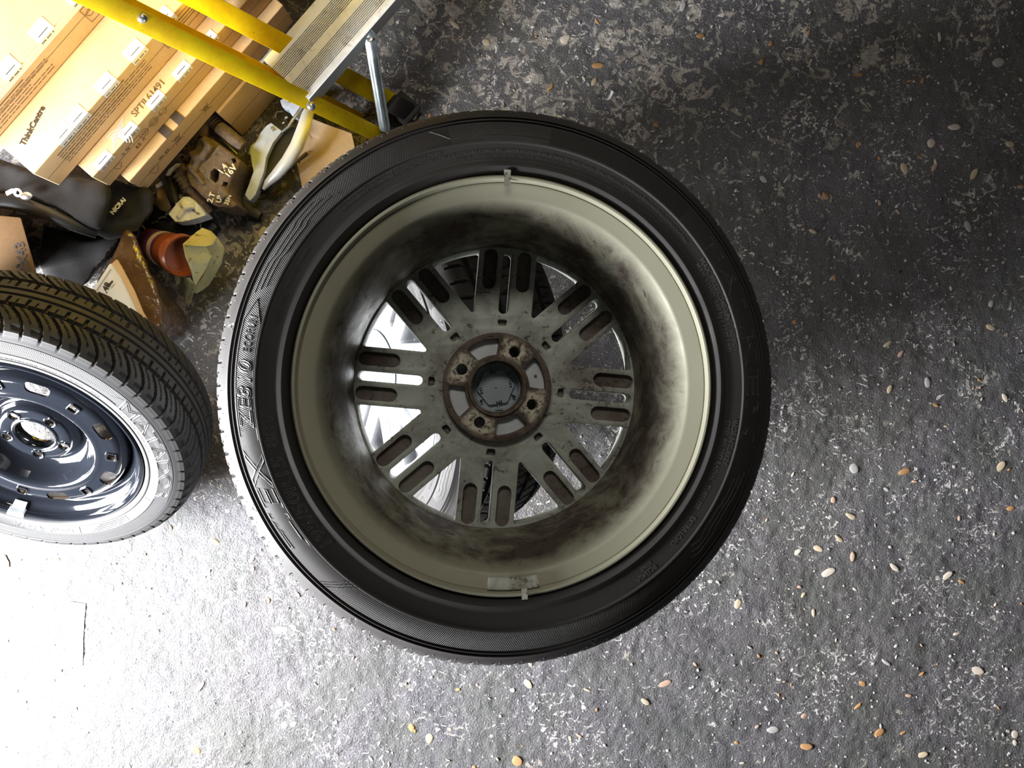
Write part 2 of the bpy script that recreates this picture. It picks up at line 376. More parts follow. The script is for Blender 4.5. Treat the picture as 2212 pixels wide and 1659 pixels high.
fm.polygons.add(len(ff)); fm.polygons.foreach_set('loop_start', np.arange(0, ff.size, 4)); fm.polygons.foreach_set('loop_total', np.full(len(ff), 4)); fm.update(); fm.validate()
fm.polygons.foreach_set('use_smooth', [True] * len(fm.polygons)); fm.materials.append(M_FLOOR)
floor = bpy.data.objects.new('floor', fm); COL.objects.link(floor); tag(floor, kind='structure')
# pebbles bedded in the floor: eight stone shapes in five colours, three hundred single stones
stone_cols = [((.50, .40, .27), 'tan'), ((.40, .21, .08), 'orange'), ((.56, .48, .40), 'cream'), ((.38, .36, .35), 'grey'), ((.46, .30, .22), 'pink')]
stone_mats = [simple(n + '_pebble', c, .6, 0, .45, 260, .5, 420, .0015) for c, n in stone_cols]
stone_meshes = []
for k in range(10):
    n = 12; asp = random.uniform(.5, .95); rad = [random.uniform(.55, 1.25) for _ in range(n)]; rad = [(rad[i - 1] + 2 * rad[i] + rad[(i + 1) % n]) / 4 for i in range(n)]
    mb = MB(); v = []
    for lev, (sc, z) in enumerate(((1.0, -.9), (1.0, .15), (.84, .42), (.45, .55))):
        for i in range(n):
            a = 2 * PI * i / n; v.append((rad[i] * sc * math.cos(a), rad[i] * sc * asp * math.sin(a), z))
    v.append((0, 0, .56)); f = [(l * n + i, l * n + (i + 1) % n, (l + 1) * n + (i + 1) % n, (l + 1) * n + i) for l in range(3) for i in range(n)] + [(3 * n + i, 3 * n + (i + 1) % n, 4 * n) for i in range(n)]
    mb.add(v, f)
    for ci in range(5):
        me = mb.mesh('pebble'); me.materials.append(stone_mats[ci]); finish(me, 60); stone_meshes.append(me)
def open_floor(x, y):
    px, py = 1106 + F * x / H, 829.5 - F * y / H
    if math.hypot(px - 1061, py - 834) < 575: return False
    if px < 830 and py < 1130 and not (440 < px): return False
    if py < 330 - .3 * (px - 500) * 0 and px < 840: return False
    return True
cnt = 0
while cnt < 300:
    x, y = random.uniform(-1.05, 1.05), random.uniform(-.8, .8)
    if not open_floor(x, y) or (x < -.3 and random.random() < .5): continue
    o = bpy.data.objects.new('pebble', random.choices(stone_meshes)[0]); COL.objects.link(o); o.parent = floor
    s = .0034 + .0110 * random.random() ** 2.0
    z = float(floor_h(np.array(x), np.array(y))) - .003
    o.location = (x, y, z + .0002); o.scale = (s, s * random.uniform(.55, 1), .0022 + s * .08); o.rotation_euler = (random.uniform(-.1, .1), random.uniform(-.1, .1), random.uniform(0, 6.28)); cnt += 1
mb = MB()
for i in range(5000):                                     # pale chips and crumbs
    x, y = random.uniform(-1.1, 1.1), random.uniform(-.85, .85); s = .0007 + .0030 * random.random() ** 3; n = random.choice((4, 5, 6)); a0 = random.random() * 6
    z = float(floor_h(np.array(x), np.array(y))) - .003; el = random.uniform(.4, 1)
    ca, sa = math.cos(a0), math.sin(a0); ring = []
    for j in range(n):
        t = 2 * PI * j / n; r = s * random.uniform(.6, 1.3); u, w = r * math.cos(t), r * math.sin(t) * el; ring.append((x + u * ca - w * sa, y + u * sa + w * ca))
    v = [(p[0], p[1], z - .0012) for p in ring] + [(p[0], p[1], z + s * .35) for p in ring] + [(x, y, z + s * .55)]
    mb.add(v, [(j, (j + 1) % n, n + (j + 1) % n, n + j) for j in range(n)] + [(n + j, n + (j + 1) % n, 2 * n) for j in range(n)])
chips = mb.build('stone_chips', simple('pale_chips', (.52, .50, .47), .6, 0, .5, 25, 0), floor, 60, fix=False); tag(chips, kind='stuff')

# ------------------------------------------------------------------ tyres
def tyre_mesh(prof, pitch, sub, grooves, notch_rows, notch_depth, tread_fn=None, twodir=False):
    """prof: (r, z) from the upper bead round the tread to the lower bead; columns carry sipes and shoulder notches"""
    n = pitch * sub; k = len(prof); R = np.array([p[0] for p in prof]); Z = np.array([p[1] for p in prof])
    th = np.arange(n) * 2 * PI / n; RR = np.repeat(R[None], n, 0).copy(); ZZ = np.repeat(Z[None], n, 0)
    if tread_fn is not None: RR -= tread_fn(th[:, None], ZZ, RR)
    col = np.arange(n) % sub == 0
    for q in notch_rows: RR[col, q] -= notch_depth
    V = np.stack([RR * np.cos(th)[:, None], RR * np.sin(th)[:, None], ZZ], -1).reshape(-1, 3)
    ix = np.arange(n * k).reshape(n, k); nx_ = np.roll(ix, -1, 0)
    Fq = np.stack([ix[:, :-1], ix[:, 1:], nx_[:, 1:], nx_[:, :-1]], -1).reshape(-1, 4)
    cl = np.stack([ix[:, -1], ix[:, 0], nx_[:, 0], nx_[:, -1]], -1); Fq = np.concatenate([Fq, cl])
    me = bpy.data.meshes.new('tyre'); me.from_pydata([], [], []); me.vertices.add(len(V)); me.vertices.foreach_set('co', V.ravel()); me.loops.add(Fq.size); me.loops.foreach_set('vertex_index', Fq[:, ::-1].ravel())
    me.polygons.add(len(Fq)); me.polygons.foreach_set('loop_start', np.arange(0, Fq.size, 4)); me.polygons.foreach_set('loop_total', np.full(len(Fq), 4)); me.update(); me.validate()
    return me
side = [(.1965, .079), (.2065, .0815), (.2095, .0835), (.2105, .0895), (.2125, .0945), (.2165, .0975), (.2205, .0965), (.2225, .0950), (.2240, .0950), (.2315, .0965), (.2385, .0972),
        (.2398, .0986), (.2412, .0986), (.2422, .0962), (.2480, .0955), (.2550, .0930), (.2618, .0895), (.2628, .0868), (.2640, .0868), (.2650, .0888), (.2660, .0865), (.2670, .0842), (.2682, .0842), (.2692, .0862), (.2702, .0840),
        (.2740, .0805), (.2785, .0755), (.2820, .0700), (.2850, .0630), (.2875, .0560), (.2882, .0552)]
trd = []
for z in [.0552, .052, .0515, .044, .0435, .036, .030, .024, .0235, .0165, .016, .008, .0]:
    g = (.0435 < z < .052) or (.016 < z < .0237)
    trd.append((.2915 - .0035 * (z / .055) ** 2 - (.007 if g else 0), z))
half = side + trd[1:]
prof_main = half + [(r, -z) for r, z in reversed(half[:-1])]
def zsurf(prof, r):
    rs = [p[0] for p in prof]; zs = [p[1] for p in prof]; return float(np.interp(r, rs, zs))
S_MAIN = [p for p in side if p[0] >= .2205]
def main_tread(th, z, r):
    d = np.zeros_like(r); on = (r > .283)
    ph = (th * 78 / (2 * PI) + np.abs(z) * 22 + np.sign(z) * .25) % 1.0
    d[(ph < .13) & on & (np.abs(z) < .075)] = .0055
    return d
def ring_text(mb, s, a_start, a_end, r, size, zs, thick=.0004, outline=0, shear=0, offset=0, lift=.0):
    """text read clockwise from a_start to a_end (degrees), tops pointing outwards"""
    me = text_mesh(s, size, outline, thick, offset, shear)
    if not me.vertices: return
    xs = [v.co.x for v in me.vertices]; x0, x1 = min(xs), max(xs); span = math.radians(a_start - a_end)
    h = size * .7
    v = []
    for q in me.vertices:
        a = math.radians(a_start) - (q.co.x - x0) / max(x1 - x0, 1e-6) * span; rr = r + q.co.y - h / 2
        v.append((rr * math.cos(a), rr * math.sin(a), zs(rr) + q.co.z + lift))
    mb.add(v, [tuple(p.vertices) for p in me.polygons]); bpy.data.meshes.remove(me)
def ring_line(mb, pts, zs, w=.0004):
    """raised line through (radius, degrees) points"""
    P = []
    for (r0, a0), (r1, a1) in zip(pts[:-1], pts[1:]):
        n = max(1, int(abs(a1 - a0) / 2))
        for i in range(n):
            t = i / n; P.append((r0 + (r1 - r0) * t, a0 + (a1 - a0) * t))
    P.append(pts[-1])
    mb.tube([(r * math.cos(math.radians(a)), r * math.sin(math.radians(a)), zs(r) + .0001) for r, a in P], w, 4)
zsm = lambda r: zsurf(S_MAIN, r)
def main_letters(level=3):
    mb = MB()
    ring_text(mb, '195/50R15', 222, 197.5, .2315, .0165, zsm, outline=.0005, shear=.1)
    ring_text(mb, '88V', 195.2, 186.2, .2315, .0165, zsm, outline=.0005, shear=.1)
    ring_text(mb, 'STEEL BELTED RADIAL  TUBELESS', -9, -33, .2275, .0062, zsm, offset=.0001)
    ring_text(mb, 'EXTRA LOAD', -35, -44, .2300, .0068, zsm, offset=.0001)
    ring_text(mb, 'MADE IN TURKEY', -8.5, -20, .2345, .0062, zsm, offset=.0001)
    ring_text(mb, 'MAX. PRESS. 340 kPa (  50 PSI)', 33, 8.8, .2350, .0064, zsm, offset=.0001)
    ring_text(mb, 'MAX. LOAD  560 kg ( 1235 LBS)', 32.5, 8.5, .2285, .0064, zsm, offset=.0001)
    ring_text(mb, 'PCI340A', -50.5, -56.5, .2335, .0064, zsm, offset=.0001)
    ring_text(mb, '87SN7', -50.8, -54, .2275, .0050, zsm, offset=.0001)
    if level > 1:
        ring_text(mb, 'SAFETY WARNING: SERIOUS INJURY MAY RESULT FROM:', 135, 106, .2365, .0034, zsm)
        ring_text(mb, 'TIRE FAILURE DUE TO IMPROPER MOUNTING: MOUNT ONLY ON APPROVED 15 INCH RIM / NEVER EXCEED 40 PSI (275kPa) TO SEAT BEADS / ONLY SPECIALLY TRAINED PERSONS SHOULD MOUNT TIRES.', 134, 38, .2320, .0034, zsm)
        ring_text(mb, "FOLLOW OWNER'S MANUAL AND TIRE PLACARD IN VEHICLE. FREQUENTLY CHECK INFLATION PRESSURE. INSPECT FOR WEAR.", 103, 46, .2272, .0034, zsm)
        ring_text(mb, 'TREAD: 2 STEEL  1 POLYAMIDE', 157, 146, .2325, .0034, zsm)
        ring_text(mb, '1 POLYESTER  TUBELESS', 166, 158, .2305, .0034, zsm)
    ring_text(mb, 'ZIEX', 220, 193.6, .2520, .0250, zsm, outline=.0007, shear=.25)
    ring_text(mb, 'ZE310', 190, 174.5, .2520, .0195, zsm, outline=.0007, shear=.2)
    ring_text(mb, 'ECORUN', 173, 164.8, .2520, .0110, zsm, outline=.0005, shear=.1)
    ring_text(mb, 'FALKEN', 36, -13, .2515, .0215, zsm, outline=.0004)
    ring_text(mb, 'INSIDE', 99, 86, .2545, .0095, zsm, outline=.0002, shear=.2)
    for a in range(8):
        c = 172 - a * 45 * 1.0
    ring_line(mb, [(.2615, 107), (.2480, 103), (.2480, 80), (.2610, 77)], zsm, .00045)
    ring_line(mb, [(.2430, 192.5), (.2605, 191), (.2605, 166), (.2530, 161), (.2430, 166.5), (.2430, 192.5)], zsm, .00045)
    for k in range(3):                                   # stepped speed lines beside the name panels
        r = .2585 - .0045 * k
        ring_line(mb, [(r, 160 - 1 * k), (r, 153 - k), (r - .002, 151 - k), (r - .002, 144 - k), (r, 142.5 - k), (r + .0005, 137 - 2 * k), (r - .002, 135.5 - 2 * k)], zsm, .0005)
        ring_line(mb, [(r, -20 - k), (r - .0015, -27 - k), (r - .003, -28 - k), (r - .003, -34 - k), (r - .001, -36 - k), (r - .001, -41 + k), (r - .004, -43 + k)], zsm, .0005)
    for dr in (0, .004, .008): ring_line(mb, [(.2615, 226.5 + dr * 200), (.2430, 231 + dr * 300)], zsm, .0007)
    for i in range(78):                                  # wear marks beside the shoulder notches
        a = i * 360 / 78 + 1.15; ring_line(mb, [(.2765, a), (.2785, a)], lambda r: zsurf([p for p in side if p[0] > .262], r), .0004)
    for a, s in ((168, 'A'), (206, 'A'), (237, 'F'), (289, 'A')): ring_text(mb, s, a + .9, a - .9, .2745, .0105, lambda r: zsurf([p for p in side if p[0] > .262], r), outline=.0004)
    return mb
def rim_parts(parent, rim_m, disc_m, pocket_m, hub_m, back=True, front_m=None):
    # barrel: one turned profile, inner lip up
    pf = [(.2045, .0952), (.2062, .0955), (.2083, .0930), (.2085, .0880), (.2060, .0870), (.2045, .0860), (.2035, .0790), (.1925, .0770), (.1905, .0680), (.1830, .0540), (.1745, .0250), (.1700, -.0500),
          (.1890, -.0600), (.1925, -.0770), (.2035, -.0790), (.2045, -.0860), (.2060, -.0870), (.2085, -.0880), (.2083, -.0930), (.2055, -.0955), (.1985, -.0950), (.1955, -.0900), (.1900, -.0860), (.1800, -.0800), (.1700, -.0760), (.1640, -.0750),
          (.1640, -.0450), (.1652, -.0250), (.1668, .0050), (.1700, .0280), (.1735, .0460), (.1775, .0620), (.1815, .0735), (.1842, .0790), (.1860, .0822), (.1875, .0836), (.1890, .0842), (.2000, .0886), (.2016, .0890), (.2024, .0884), (.2030, .0892), (.2036, .0935)]
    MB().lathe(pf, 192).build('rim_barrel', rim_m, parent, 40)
    A0 = math.radians(-5); slits = []; wins = []; pockets = []; marks = []
    for k in range(8):
        a = A0 + k * PI / 4
        slits.append(slot(.0865, .1610, .0057, a)); marks.append(rnd([(x * math.cos(a) - y * math.sin(a), x * math.sin(a) + y * math.cos(a)) for x, y in ((.0725, -.0045), (.0795, -.0055), (.0795, .0055), (.0725, .0045))], .002, 2))
        for s in (-1, 1): pockets.append(slot(.114, .1622, .0078, a, s * .0200))
        # triangular window between two spoke pairs
        b = a + PI / 8; hw = .0338
        def on_edge(r, sg):                               # point of the spoke edge at radius r
            an = a if sg < 0 else a + PI / 4; t = math.asin(hw / r); q = an + t if sg < 0 else an - t
            return (r * math.cos(q), r * math.sin(q))
        p0, p1 = on_edge(.0925, -1), on_edge(.1620, -1); q1, q0 = on_edge(.1620, 1), on_edge(.0925, 1)
        t0, t1 = math.atan2(p1[1], p1[0]), math.atan2(q1[1], q1[0])
        if t1 < t0: t1 += 2 * PI
        tri = [p0, p1] + arc(.1620, t0, t1, 8)[1:-1] + [q1, q0]; wins.append(rnd(tri, .0055, 3))
    bolts = [[(.0457 * math.cos(math.radians(63.5 + 90 * k)) + .0064 * math.cos(t), .0457 * math.sin(math.radians(63.5 + 90 * k)) + .0064 * math.sin(t)) for t in [2 * PI * i / 20 for i in range(20)]] for k in range(4)]
    circ = lambda r, n=64: [(r * math.cos(2 * PI * i / n), r * math.sin(2 * PI * i / n)) for i in range(n)]
    mb = MB(); me_to(mb, plate([circ(.1660, 128)] + slits + wins + [circ(.0300)] + bolts, -.074, -.0505, .0012))
    mb.build('spoke_disc', front_m or disc_m, parent, 40)
    mb = MB(); me_to(mb, plate([circ(.1672, 128)] + slits + wins + pockets + marks + [circ(.0600)], -.0510, -.0430, .0014))
    mb.build('spoke_ribs', disc_m, parent, 40)
    if pocket_m is not None:
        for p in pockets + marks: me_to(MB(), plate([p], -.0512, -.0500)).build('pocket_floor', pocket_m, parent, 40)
    pk = []
    for k in range(4):
        a = math.radians(18 + 90 * k); w = math.radians(20.5)
        pk.append(rnd(arc(.0375, a - w * .86, a + w * .86, 5) + arc(.0558, a + w, a - w, 6), .0045, 3))
    mb = MB(); me_to(mb, plate([circ(.0632, 96)] + pk + [circ(.0300)] + bolts, -.0500, -.0330, .0012))
    mb.lathe([(.0296, -.060), (.0296, -.0315), (.0305, -.0300), (.0335, -.0300), (.0345, -.0325), (.0345, -.060)], 72)
    for a in (97, 199, 290, 10): ca, sa = math.cos(math.radians(a)), math.sin(math.radians(a)); mb.box((.0600 * ca, .0600 * sa, -.0328), (.0018, .007, .0014), Matrix.Rotation(math.radians(a), 3, 'Z')); mb.box((.0573 * ca, .0573 * sa, -.0328), (.0018, .007, .0014), Matrix.Rotation(math.radians(a), 3, 'Z'))
    mb.build('hub_mount', hub_m, parent, 40)
    for p in pk: me_to(MB(), plate([p], -.0465, -.0415)).build('hub_pocket', M_CAST, parent, 40)
    MB().sphere((.0475 * math.cos(math.radians(16)), .0475 * math.sin(math.radians(16)), -.0415), .002, 8).build('casting_pip', M_POCKET, parent, 40)
    hexa = [(.0225 * math.cos(math.radians(8 + 60 * k)), .0225 * math.sin(math.radians(8 + 60 * k))) for k in range(6)]
    mb = MB(); mb.prism(rnd(hexa, .002, 2), -.0620, -.0570); mb.lathe([(.0, -.0640), (.0, -.0615), (.0292, -.0615), (.0292, -.0530), (.0275, -.0530), (.0272, -.0600), (.0272, -.0640)], 48, closed=False)
    for k in range(6):
        a = math.radians(38 + 60 * k); mb.box((.0245 * math.cos(a), .0245 * math.sin(a), -.0570), (.0075, .0010, .009), Matrix.Rotation(a, 3, 'Z')); mb.box((.0262 * math.cos(a), .0262 * math.sin(a), -.0560), (.0012, .009, .010), Matrix.Rotation(a, 3, 'Z'))
    mb.sphere((0, 0, -.0570), .0016, 10)
    mb.lathe([(.0, -.0790), (.0, -.0750), (.0560, -.0750), (.0575, -.0765), (.0560, -.0785)], 64, True)
    cap = mb.build('centre_cap', M_CAP, parent, 35)
    for k in range(4):
        a = math.radians(13 + 90 * k); M3 = Matrix.Rotation(a, 3, 'Z'); MB().box((.0178 * math.cos(a), .0178 * math.sin(a), -.0566), (.0026, .0070, .0012), M3).build('clip_slot', M_BLACKHOLE, cap)
        for s in (-.0015, .0015):
            c = Vector((.0178 * math.cos(a) - s * math.sin(a), .0178 * math.sin(a) + s * math.cos(a), -.0560)); MB().sphere(c, .0008, 8).build('clip_tip', M_PAPER, cap)

wheel = empty('car_wheel', mat=frame(Vector((-.005, -.001, .771)) - Vector((.094, .02, .995)).normalized() * .095, (.094, .02, .995)))
tag(wheel, 'large tyred alloy wheel seen from behind with olive grey barrel and rusty hub, lying uppermost', 'wheel')
tm = tyre_mesh(prof_main, 78, 12, None, [i for i, p in enumerate(prof_main) if .2815 < p[0] and abs(p[1]) > .052], .0070, main_tread)
ty = link('tyre', tm, M_TYRE, wheel, 40)
let = main_letters(3).build('lettering', M_LETTER, ty, 30, fix=False)
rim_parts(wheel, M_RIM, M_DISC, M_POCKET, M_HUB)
# valve stub and balance weight on the inner lip
def on_lip(px, py, r=None): return
mb = MB(); a0, a1 = math.radians(-80.5), math.radians(-95.5)
prof = [(.1915, .0850), (.1990, .0975), (.2030, .0985), (.2045, .0970), (.1995, .0945), (.1945, .0860)]
mb.lathe([(.1895, .0835), (.2010, .0880), (.2022, .0915), (.2008, .0925), (.1950, .0908), (.1902, .0885)], 12, True, a0=a1, a1=a0)
mb.f += [tuple(range(6)), tuple(range(12 * 6, 13 * 6))]; mb.m += [0, 0]
wt = mb.build('balance_weight', M_WEIGHT, wheel, 50, .0008)
mb = MB(); a = math.radians(-85.2); mb.lathe([(.1960, .0900), (.2000, .0965), (.2060, .0972), (.2110, .0960), (.2110, .0948), (.2055, .0958), (.2000, .0950)], 3, True, a0=a - .014, a1=a + .014); mb.build('weight_clip', M_WEIGHT, wt)
mb = MB(); text_plane(mb, 'A  35', (.196 * math.cos(math.radians(-84)), .196 * math.sin(math.radians(-84)) , .0895), (-1, .06, 0), Vector((.0, .45, .9)), .0068, .0003); 
q = mb.build('stamped_mark', M_INK, wt)
mb = MB(); mb.lathe([(.197, .0945), (.2085, .0958), (.2125, .0975), (.2125, .0960), (.2085, .0945)], 2, True, a0=math.radians(89), a1=math.radians(90.8)); mb.build('weight_clip', M_WEIGHT, wheel)

# the wheel it rests on: same kind, street side up
lo = empty('car_wheel', mat=frame((-.149, .043, .2895), (.813, .183, -.552), (0, 0, 1)) @ Matrix.Rotation(math.radians(14), 4, 'Z'))
tag(lo, 'silver alloy wheel and tyre leaning underneath, seen through the spokes of the top wheel', 'wheel')
ty2 = link('tyre', tm.copy(), M_TYRE, lo, 40)
mb = main_letters(1); mb.v = [(x, -y, -z) for x, y, z in mb.v]; mb.build('lettering', M_LETTER, ty2, 30, fix=False)
rim_parts(lo, M_SILVER, M_SILVER, None, M_CAST, front_m=M_SILVER)

# ------------------------------------------------------------------ steel wheel on the left
st = empty('steel_wheel', mat=frame((-.808, -.061, .2166), (.0128, -.646, .763)))
tag(st, 'black steel wheel with worn winter tyre, standing tilted at the left edge', 'wheel')
s2 = [(.1745, .0560), (.1840, .0570), (.1862, .0590), (.1880, .0700), (.1905, .0745), (.1940, .0765), (.1965, .0762), (.1975, .0750), (.2120, .0800), (.2126, .0808), (.2136, .0808), (.2142, .0798), (.2260, .0800), (.2360, .0790), (.2364, .0780), (.2372, .0780), (.2376, .0788), (.2415, .0775), (.2450, .0755)]
t2 = []
zz2 = list(np.linspace(.0740, 0, 38))
for z in zz2:
    crown = .2695 - .016 * (z / .074) ** 4
    g = (.0275 < z < .0335) or (.004 < z < .0095)
    t2.append((crown - (.006 if g else 0), z))
half2 = s2 + t2; prof_s = half2 + [(r, -z) for r, z in reversed(half2[:-1])]
def s_tread(th, z, r):
    """hooked lateral sipes of a winter tread"""
    d = np.zeros_like(r); az = np.abs(z); on = (r > .2470) & (az < .0745)
    sw = np.where(z > 0, 1., -1.)
    ph = (th * 62 / (2 * PI) * sw - np.clip((.072 - az) / .045, 0, 1) ** 1.6 * 1.5 + (z > 0) * .3) % 1.0
    d = np.where(on & (az > .012) & (ph < .16), .0055, d)
    ph2 = (ph + .42) % 1.0; d = np.where(on & (az > .016) & (az < .060) & (ph2 < .06), .003, d)
    hook = on & (az > .0655) & (az < .0705) & (ph > .10) & (ph < .62); d = np.where(hook, .003, d)
    return d
sm = tyre_mesh(prof_s, 62, 24, None, [], 0, s_tread)
sty = link('tyre', sm, M_TYRE2, st, 40)
zss = lambda r: zsurf(s2[7:], r)
mb = MB()
ring_text(mb, 'MATADOR', 28.5, -33.5, .2235, .0285, zss, outline=.0009, shear=-.15)
pl = MB(); n = 40; v = []; f = []
for i in range(n + 1):
    a = math.radians(33 - 71 * i / n); e = min(1, min(i, n - i) / 3.); ra, rb = .2233 - .0110 * e, .2233 + .0115 * e
    for r in (ra, rb): v.append((r * math.cos(a), r * math.sin(a), zss(r) + .0003))
f = [(2 * i, 2 * i + 1, 2 * i + 3, 2 * i + 2) for i in range(n)]; v2 = [(x, y, z - .0008) for x, y, z in v]; m0 = len(v)
pl.add(v + v2, f + [tuple(j + m0 for j in q[::-1]) for q in f] + [(2 * i, 2 * i + 2, m0 + 2 * i + 2, m0 + 2 * i) for i in range(n)] + [(2 * i + 1, 2 * i + 3, m0 + 2 * i + 3, m0 + 2 * i + 1) for i in range(n)])
pl.build('name_panel', M_TYRE2, sty, 40)
ring_text(mb, '165/60  R 14', -89, -111, .2065, .0120, zss, outline=.0003)
ring_text(mb, '75T', -112.5, -118, .2065, .0120, zss, outline=.0003)
ring_text(mb, 'DOT  1C98', 49, 35, .2015, .0065, zss, offset=.0001)
ring_text(mb, 'STEEL BELTED RADIAL TUBELESS  MADE IN SLOVAKIA', 78, 51, .2015, .0050, zss)
ring_text(mb, 'MAX LOAD 475 KG   MAX PRESSURE 51 PSI', 26, -2, .2040, .0050, zss)
for a in (-85.5, -56.5, 52, -36): ring_line(mb, [(.1990, a), (.2120, a)], zss, .0005)
for k in range(4): ring_text(mb, 'SAFETY WARNING TYRE FAILURE DUE TO UNDERINFLATION', -58, -80 + 2 * k, .2105 - .0033 * k, .0028, zss)
mb.build('lettering', M_LETTER, sty, 30, fix=False)
outer = [(.1720, -.0740), (.1850, -.0740), (.1860, -.0700), (.1845, -.0560), (.1740, -.0540), (.1640, -.0400), (.1560, .0300), (.1720, .0480), (.1740, .0540), (.1840, .0555), (.1850, .0600), (.1852, .0690), (.1862, .0715), (.1835, .0740), (.1800, .0735), (.1785, .0690), (.1770, .0620), (.1740, .0575), (.1690, .0550), (.1640, .0500), (.1600, .0440), (.1530, .0360), (.1530, -.0400), (.1620, -.0540), (.1700, -.0600)]
MB().lathe(outer, 160).build('rim_barrel', M_GLOSS, st, 50)
front = [(.1540, .0300), (.1520, .0420), (.1480, .0530), (.1420, .0585), (.1340, .0600), (.1200, .0598), (.1120, .0612), (.1070, .0622), (.1030, .0605), (.0990, .0540), (.0940, .0430), (.0860, .0300), (.0760, .0225), (.0680, .0210), (.0630, .0235), (.0600, .0310), (.0575, .0375), (.0540, .0395), (.0400, .0395), (.0370, .0385), (.0335, .0330), (.0320, .0280), (.0310, .0225)]
back = [(r - (.0006 if r > .14 else 0), z - .0035) for r, z in reversed(front)]
disc = MB().lathe(front + back, 200).mesh()
cut = MB()
def cutter(lp, a, z0=-.02, z1=.08):
    ca, sa = math.cos(a), math.sin(a); cut.prism([(x * ca - y * sa, x * sa + y * ca) for x, y in lp], z0, z1)
for k in range(7):
    a = math.radians(11 + 360 / 7 * k); cutter(rnd([(.1220, -.0170), (.1425, -.0200), (.1425, .0200), (.1220, .0170)], .010, 5), a, .03)
    a = math.radians(11 + 360 / 14 + 360 / 7 * k); cutter(rnd([(.1230, -.0065), (.1355, -.0065), (.1355, .0065), (.1230, .0065)], .003, 3), a, .03)
for k in range(5):
    a = math.radians(-34 + 72 * k); cutter([(.0470 + .0068 * math.cos(t), .0068 * math.sin(t)) for t in [2 * PI * i / 20 for i in range(20)]], a, .0)
disc = boolean(disc, cut.mesh()); link('wheel_disc', disc, M_GLOSS, st, 50)
for k in range(5):
    a = math.radians(-34 + 72 * k); MB().lathe([(.0068, .0392), (.0078, .0415), (.0095, .0418), (.0108, .0392)], 24, False, Matrix.Translation((.047 * math.cos(a), .047 * math.sin(a), 0))).build('bolt_boss', M_GLOSS, st, 60)
mb = MB(); mb.lathe([(.0310, .0385), (.0330, .0410), (.0355, .0410), (.0375, .0385)], 64, False)
mb.build('bore_lip', M_GLOSS, st, 60)
for k in range(7):
    a = math.radians(11 + 360 / 14 + 360 / 7 * k); lp = rnd([(.1205, -.009), (.1380, -.009), (.1380, .009), (.1205, .009)], .004, 3); li = rnd([(.1228, -.0067), (.1357, -.0067), (.1357, .0067), (.1228, .0067)], .003, 3)
    ca, sa = math.cos(a), math.sin(a); rot = lambda L: [(x * ca - y * sa, x * sa + y * ca) for x, y in L]; me_to(MB(), plate([rot(lp), rot(li)], .0595, .0622, .0006)).build('slot_collar', M_GLOSS, st, 50)
mb = MB(); a = math.radians(-117.5)
mb.lathe([(.1760, .0640), (.1790, .0745), (.1850, .0775), (.1880, .0765), (.1868, .0750), (.1810, .0735), (.1780, .0635)], 6, True, a0=a - .075, a1=a + .075); mb.f += [tuple(range(7)), tuple(range(42, 49))]; mb.m += [0, 0]
mb.lathe([(.1660, .0560), (.1700, .0625), (.1760, .0665), (.1780, .0650), (.1700, .0560)], 6, True, a0=a - .06, a1=a + .06)
mb.build('balance_weight', M_CAST, st, 50, .0006)

# ------------------------------------------------------------------ cartons stacked at the wall
HD = Vector((.657, .754, 0)).normalized(); OD = Vector((.754, -.657, 0)).normalized()       # along the stack, out of the stack
def bp(t, s, z): return HD * t + OD * s + Vector((0, 0, z))
CARDGROUP = 'cardboard cartons stacked by the ladder'
def carton(label, t0, t1, s, z0, z1, mat, depth=.30, rot=0.0):
    c = bp((t0 + t1) / 2, s - depth / 2, z0)
    M = Matrix((HD, OD * -1, Vector((0, 0, 1)))).transposed()
    root = empty('carton', mat=Matrix.Translation(c) @ Matrix.Rotation(rot, 4, 'Z') @ M.to_4x4())
    tag(root, label, 'box', CARDGROUP)
    L, D, h = t1 - t0, depth, z1 - z0 - .001
    mb = MB(); mb.box((0, 0, h / 2), (L, D, h)); mb.build('carton_body', mat, root, 35, .0022, 3)
    MB().box((0, 0, h + .0002), (L * .995, .0012, .0006)).build('flap_seam', M_INK_BROWN, root); MB().box((0, -D / 2 - .0001, h * .5), (L * .99, .0005, .0008)).build('side_seam', M_INK_BROWN, root)
    return root, L, D, h
def tabs(root, L, D, h, ts, w=.034, up=.022, down=.011):
    """white paper labels folded over the front edge"""
    for t in ts:
        mb = MB(); y = -D / 2
        v = [(t - w / 2, y + up, h + .0007), (t + w / 2, y + up, h + .0007), (t + w / 2, y - .0009, h + .0004), (t - w / 2, y - .0009, h + .0004), (t + w / 2, y - .0010, h - down), (t - w / 2, y - .0010, h - down)]
        v += [(a, b + .0004, c - .0004) for a, b, c in v]
        mb.add(v, [(0, 1, 2, 3), (3, 2, 4, 5), (7, 6, 9, 8), (8, 9, 11, 10)])
        o = mb.build('paper_label', M_PAPER, root, 60)
        mb = MB()
        for i in range(9):
            if i % 4 == 3: continue
            mb.box((t - w / 2 + .004 + i * .003, y - .0014, h - down * .6), (.0016, .0003, .0028))
        mb.box((t, y + .006, h + .0009), (w * .6, .0012, .0002)); mb.build('label_print', M_INK, o)
